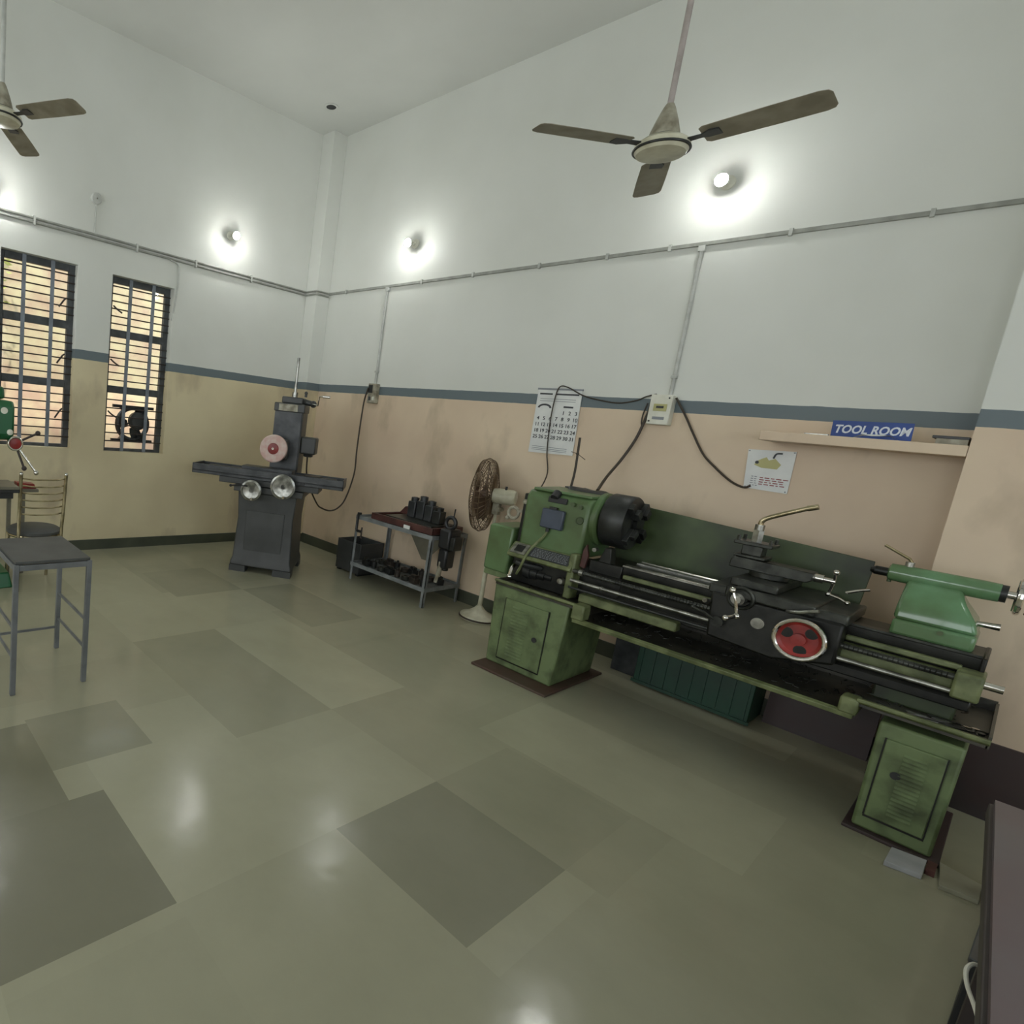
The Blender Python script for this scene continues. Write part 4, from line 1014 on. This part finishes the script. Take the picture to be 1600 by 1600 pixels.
obj('badge', MB().rev([(.05, 0), (.045, .006), (0, .008)], fcw-fd*.075, -fd, 20), 'maroon', T)

# ================================================================ stools
def stool(x0, x1, y0, y1, h, label):
    t = thing('work_stool', label, 'stool', ((x0+x1)/2, (y0+y1)/2, 0), group='grey steel stools')
    s = .026; lg = []
    for x, y in ((x0, y0), (x1-s, y0), (x0, y1-s), (x1-s, y1-s)):
        obj('leg', MB().box(x, x+s, y, y+s, 0, h-.012), 'stoolm', t, bevel=.002)
    obj('seat_frame', MB().box(x0+s, x1-s, y0+.002, y0+s-.002, h-.045, h-.016).box(x0+s, x1-s, y1-s+.002, y1-.002, h-.045, h-.016).box(x0+.002, x0+s-.002, y0+s, y1-s, h-.045, h-.016).box(x1-s+.002, x1-.002, y0+s, y1-s, h-.045, h-.016), 'stoolm', t, bevel=.002)
    obj('seat', MB().box(x0+.008, x1-.008, y0+.008, y1-.008, h-.012, h+.003), 'seat', t, bevel=.003)
    for z in (.20, .36):
        for yy in (y0+s/2, y1-s/2):
            obj('stretcher', MB().bar((x0+s, yy, z), (x1-s, yy, z), .010, .014), 'stoolm', t)
    for xx in (x0+s/2,):
        obj('stretcher', MB().bar((xx, y0+s, .14), (xx, y1-s, .14), .010, .014), 'stoolm', t)
stool(2.235, 2.755, -4.045, -3.648, .715, 'tall grey steel stool with a dark square seat, nearest at the left')

# ================================================================ steel chair
T = thing('steel_chair', 'brassy steel chair with slatted curved back behind the stool', 'chair', (.95, -3.46, 0))
for y, s in ((-3.62, -1), (-3.30, 1)):
    obj('back_post', MB().tube([(1.11, y, .0), (1.10, y, .44), (1.115, y+.004*s, .6), (1.15, y+.006*s, .93)], .0135, 10, 4), 'brass', T)
    obj('post_cap', MB().ball((1.151, y+.006*s, .934), .015), 'chrome', T)
    obj('leg', MB().tube([(.74, y, .0), (.76, y, .43)], .0125, 10), 'brass', T)
for i in range(6):
    z = .90-i*.056; xo = 1.147-(i*.009)
    obj('back_slat', MB().tube([(xo, -3.615, z), (xo+.035, -3.54, z-.004), (xo+.045, -3.46, z-.004), (xo+.035, -3.38, z-.004), (xo, -3.305, z)], .006, 6, 3), 'brass', T)
obj('seat', MB().rev([(0, .0), (.19, .0), (.205, .012), (.205, .03), (.18, .045), (0, .05)], (.925, -3.46, .43), n=36), 'seat', T)
obj('seat_frame', MB().torus((.925, -3.46, .425), (0, 0, 1), .19, .012, 36), 'brass', T)
obj('stretcher', MB().cyl((.75, -3.62, .2), (.75, -3.30, .2), .008).cyl((1.105, -3.62, .2), (1.105, -3.30, .2), .008).cyl((.75, -3.62, .15), (1.105, -3.62, .15), .008).cyl((.75, -3.30, .15), (1.105, -3.30, .15), .008), 'chrome', T)

# ================================================================ drill press
T = thing('drill_press', 'dark green pillar drill with red hub handles at the left frame edge', 'drill', (.75, -3.9, 0))
obj('base', MB().prism([(.55, -4.12), (1.0, -4.12), (1.0, -3.625), (.55, -3.625)], 'z', 0, .12, [(.57, -4.10), (.97, -4.10), (.97, -3.65), (.57, -3.65)]).cyl((.65, -3.87, .12), (.65, -3.87, .18), .08), 'drill', T, bevel=.01)
obj('column', MB().cyl((.65, -3.87, .15), (.65, -3.87, 1.62), .045, n=24), 'steel', T)
HD = obj('head', MB().prism([(.55, 1.17), (1.04, 1.17), (1.08, 1.22), (1.08, 1.42), (1.04, 1.46), (.55, 1.46)], 'y', -4.02, -3.665), 'drill', T, bevel=.02)
obj('belt_cover', MB().prism([(.35, 1.47), (1.02, 1.47), (.98, 1.56), (.42, 1.56)], 'y', -4.03, -3.72), 'drill', HD, bevel=.02)
obj('head_badge', MB().cyl((1.078, -3.74, 1.39), (1.086, -3.74, 1.39), .024, n=20), 'white', HD)
obj('quill_housing', MB().cyl((.98, -3.84, .98), (.98, -3.84, 1.17), .05).cyl((.98, -3.84, .9), (.98, -3.84, .98), .025).cyl((.98, -3.84, .84), (.98, -3.84, .9), .008), 'drill', HD)
obj('motor', MB().cyl((.42, -3.87, 1.2), (.42, -3.87, 1.46), .085), 'drill', HD)
HB = obj('feed_hub', MB().cyl((1.07, -3.665, 1.155), (1.115, -3.665, 1.155), .05, n=28).torus((1.115, -3.665, 1.155), (1, 0, 0), .048, .008), 'chrome', HD)
obj('hub_cap', MB().rev([(.042, 0), (.038, .01), (0, .014)], (1.115, -3.665, 1.155), (1, 0, 0), 24), 'red', HB, label='red hub cap')
obj('oil_cup', MB().ball((1.095, -3.70, 1.235), .022), 'white', HB)
hc = Vector((1.10, -3.665, 1.155))
for tip, mm in (((1.14, -3.515, 1.243), 'rod'), ((1.15, -3.52, .945), 'chrome'), ((1.14, -3.605, .975), 'rod')):
    tp_ = Vector(tip)
    obj('feed_handle', MB().cyl(hc, tp_, .0085).ball(tp_, .019), mm, HB)
TBL = obj('table', MB().box(.80, 1.16, -4.02, -3.635, .79, .815).box(.84, 1.12, -3.98, -3.67, .74, .79), 'black', T, bevel=.004)
obj('table_top', MB().box(.80, 1.16, -4.02, -3.635, .815, .835), 'tan_tin', TBL, bevel=.003)
obj('table_arm', MB().box(.62, .84, -3.92, -3.82, .70, .80).cyl((.65, -3.87, .68), (.65, -3.87, .84), .07), 'drill', TBL, bevel=.01)
tag(obj('red_cloth', MB().prism([(-3.60, .79), (-3.46, .785), (-3.475, .825), (-3.60, .835)], 'x', .84, .94), 'red', loc=(.9, -3.53, .79)), 'red cloth on the bench end behind the steel chair back', 'cloth')
tag(obj('low_bench', MB().box(.58, .98, -3.612, -3.45, .765, .787).box(.60, .63, -3.60, -3.57, 0, .765).box(.60, .63, -3.49, -3.46, 0, .765), 'tan_tin', loc=(.8, -3.5, 0)), 'narrow grey bench beside the drill behind the chair', 'bench')

# ================================================================ table at the right edge
T = thing('work_table', 'purple grey laminate table at the right frame edge', 'table', (6.3, -3.2, 0))
obj('tabletop', MB().prism([(5.85, -2.215), (6.62, -2.19), (6.62, -4.05), (5.90, -4.05)], 'z', .735, .752), 'table', T)
obj('table_edge', MB().prism([(5.842, -2.207), (6.628, -2.182), (6.628, -4.058), (5.892, -4.058)], 'z', .70, .735), 'tabled', T, bevel=.003)
for x, y in ((5.93, -2.30), (6.55, -2.27), (5.95, -3.98), (6.55, -3.98)):
    obj('leg', MB().box(x-.02, x+.02, y-.02, y+.02, 0, .70), 'tabled', T, bevel=.002)
t = thing('floor_cabinet', 'low dark metal cabinet on the floor beneath the purple grey table', 'cabinet', (6.2, -2.3, 0))
obj('body', MB().prism([(5.955, -1.10), (6.5, -1.06), (6.5, -2.24), (5.90, -2.24)], 'z', 0, .28), 'black', t, bevel=.004)
obj('lid', MB().prism([(5.95, -1.09), (6.51, -1.05), (6.51, -2.24), (5.895, -2.24)], 'z', .28, .295), 'grind', t, bevel=.003)
t = thing('floor_cabinet', 'dark equipment case under the near part of the purple grey table', 'cabinet', (6.2, -3.1, 0))
obj('body', MB().prism([(5.98, -2.36), (6.5, -2.36), (6.5, -3.9), (5.99, -3.9)], 'z', 0, .45), 'grind', t, bevel=.006)
obj('handle', MB().tube([(5.985, -2.6, .3), (5.955, -2.62, .3), (5.955, -2.74, .3), (5.985, -2.76, .3)], .006), 'black', t)
cable([(5.93, -2.30, .31), (5.905, -2.31, .32), (5.893, -2.35, .315), (5.90, -2.40, .30), (5.92, -2.45, .28), (5.935, -2.49, .26)], .005, 'white cable hooked over the dark cabinet under the table', m_='white', name='white_cable')
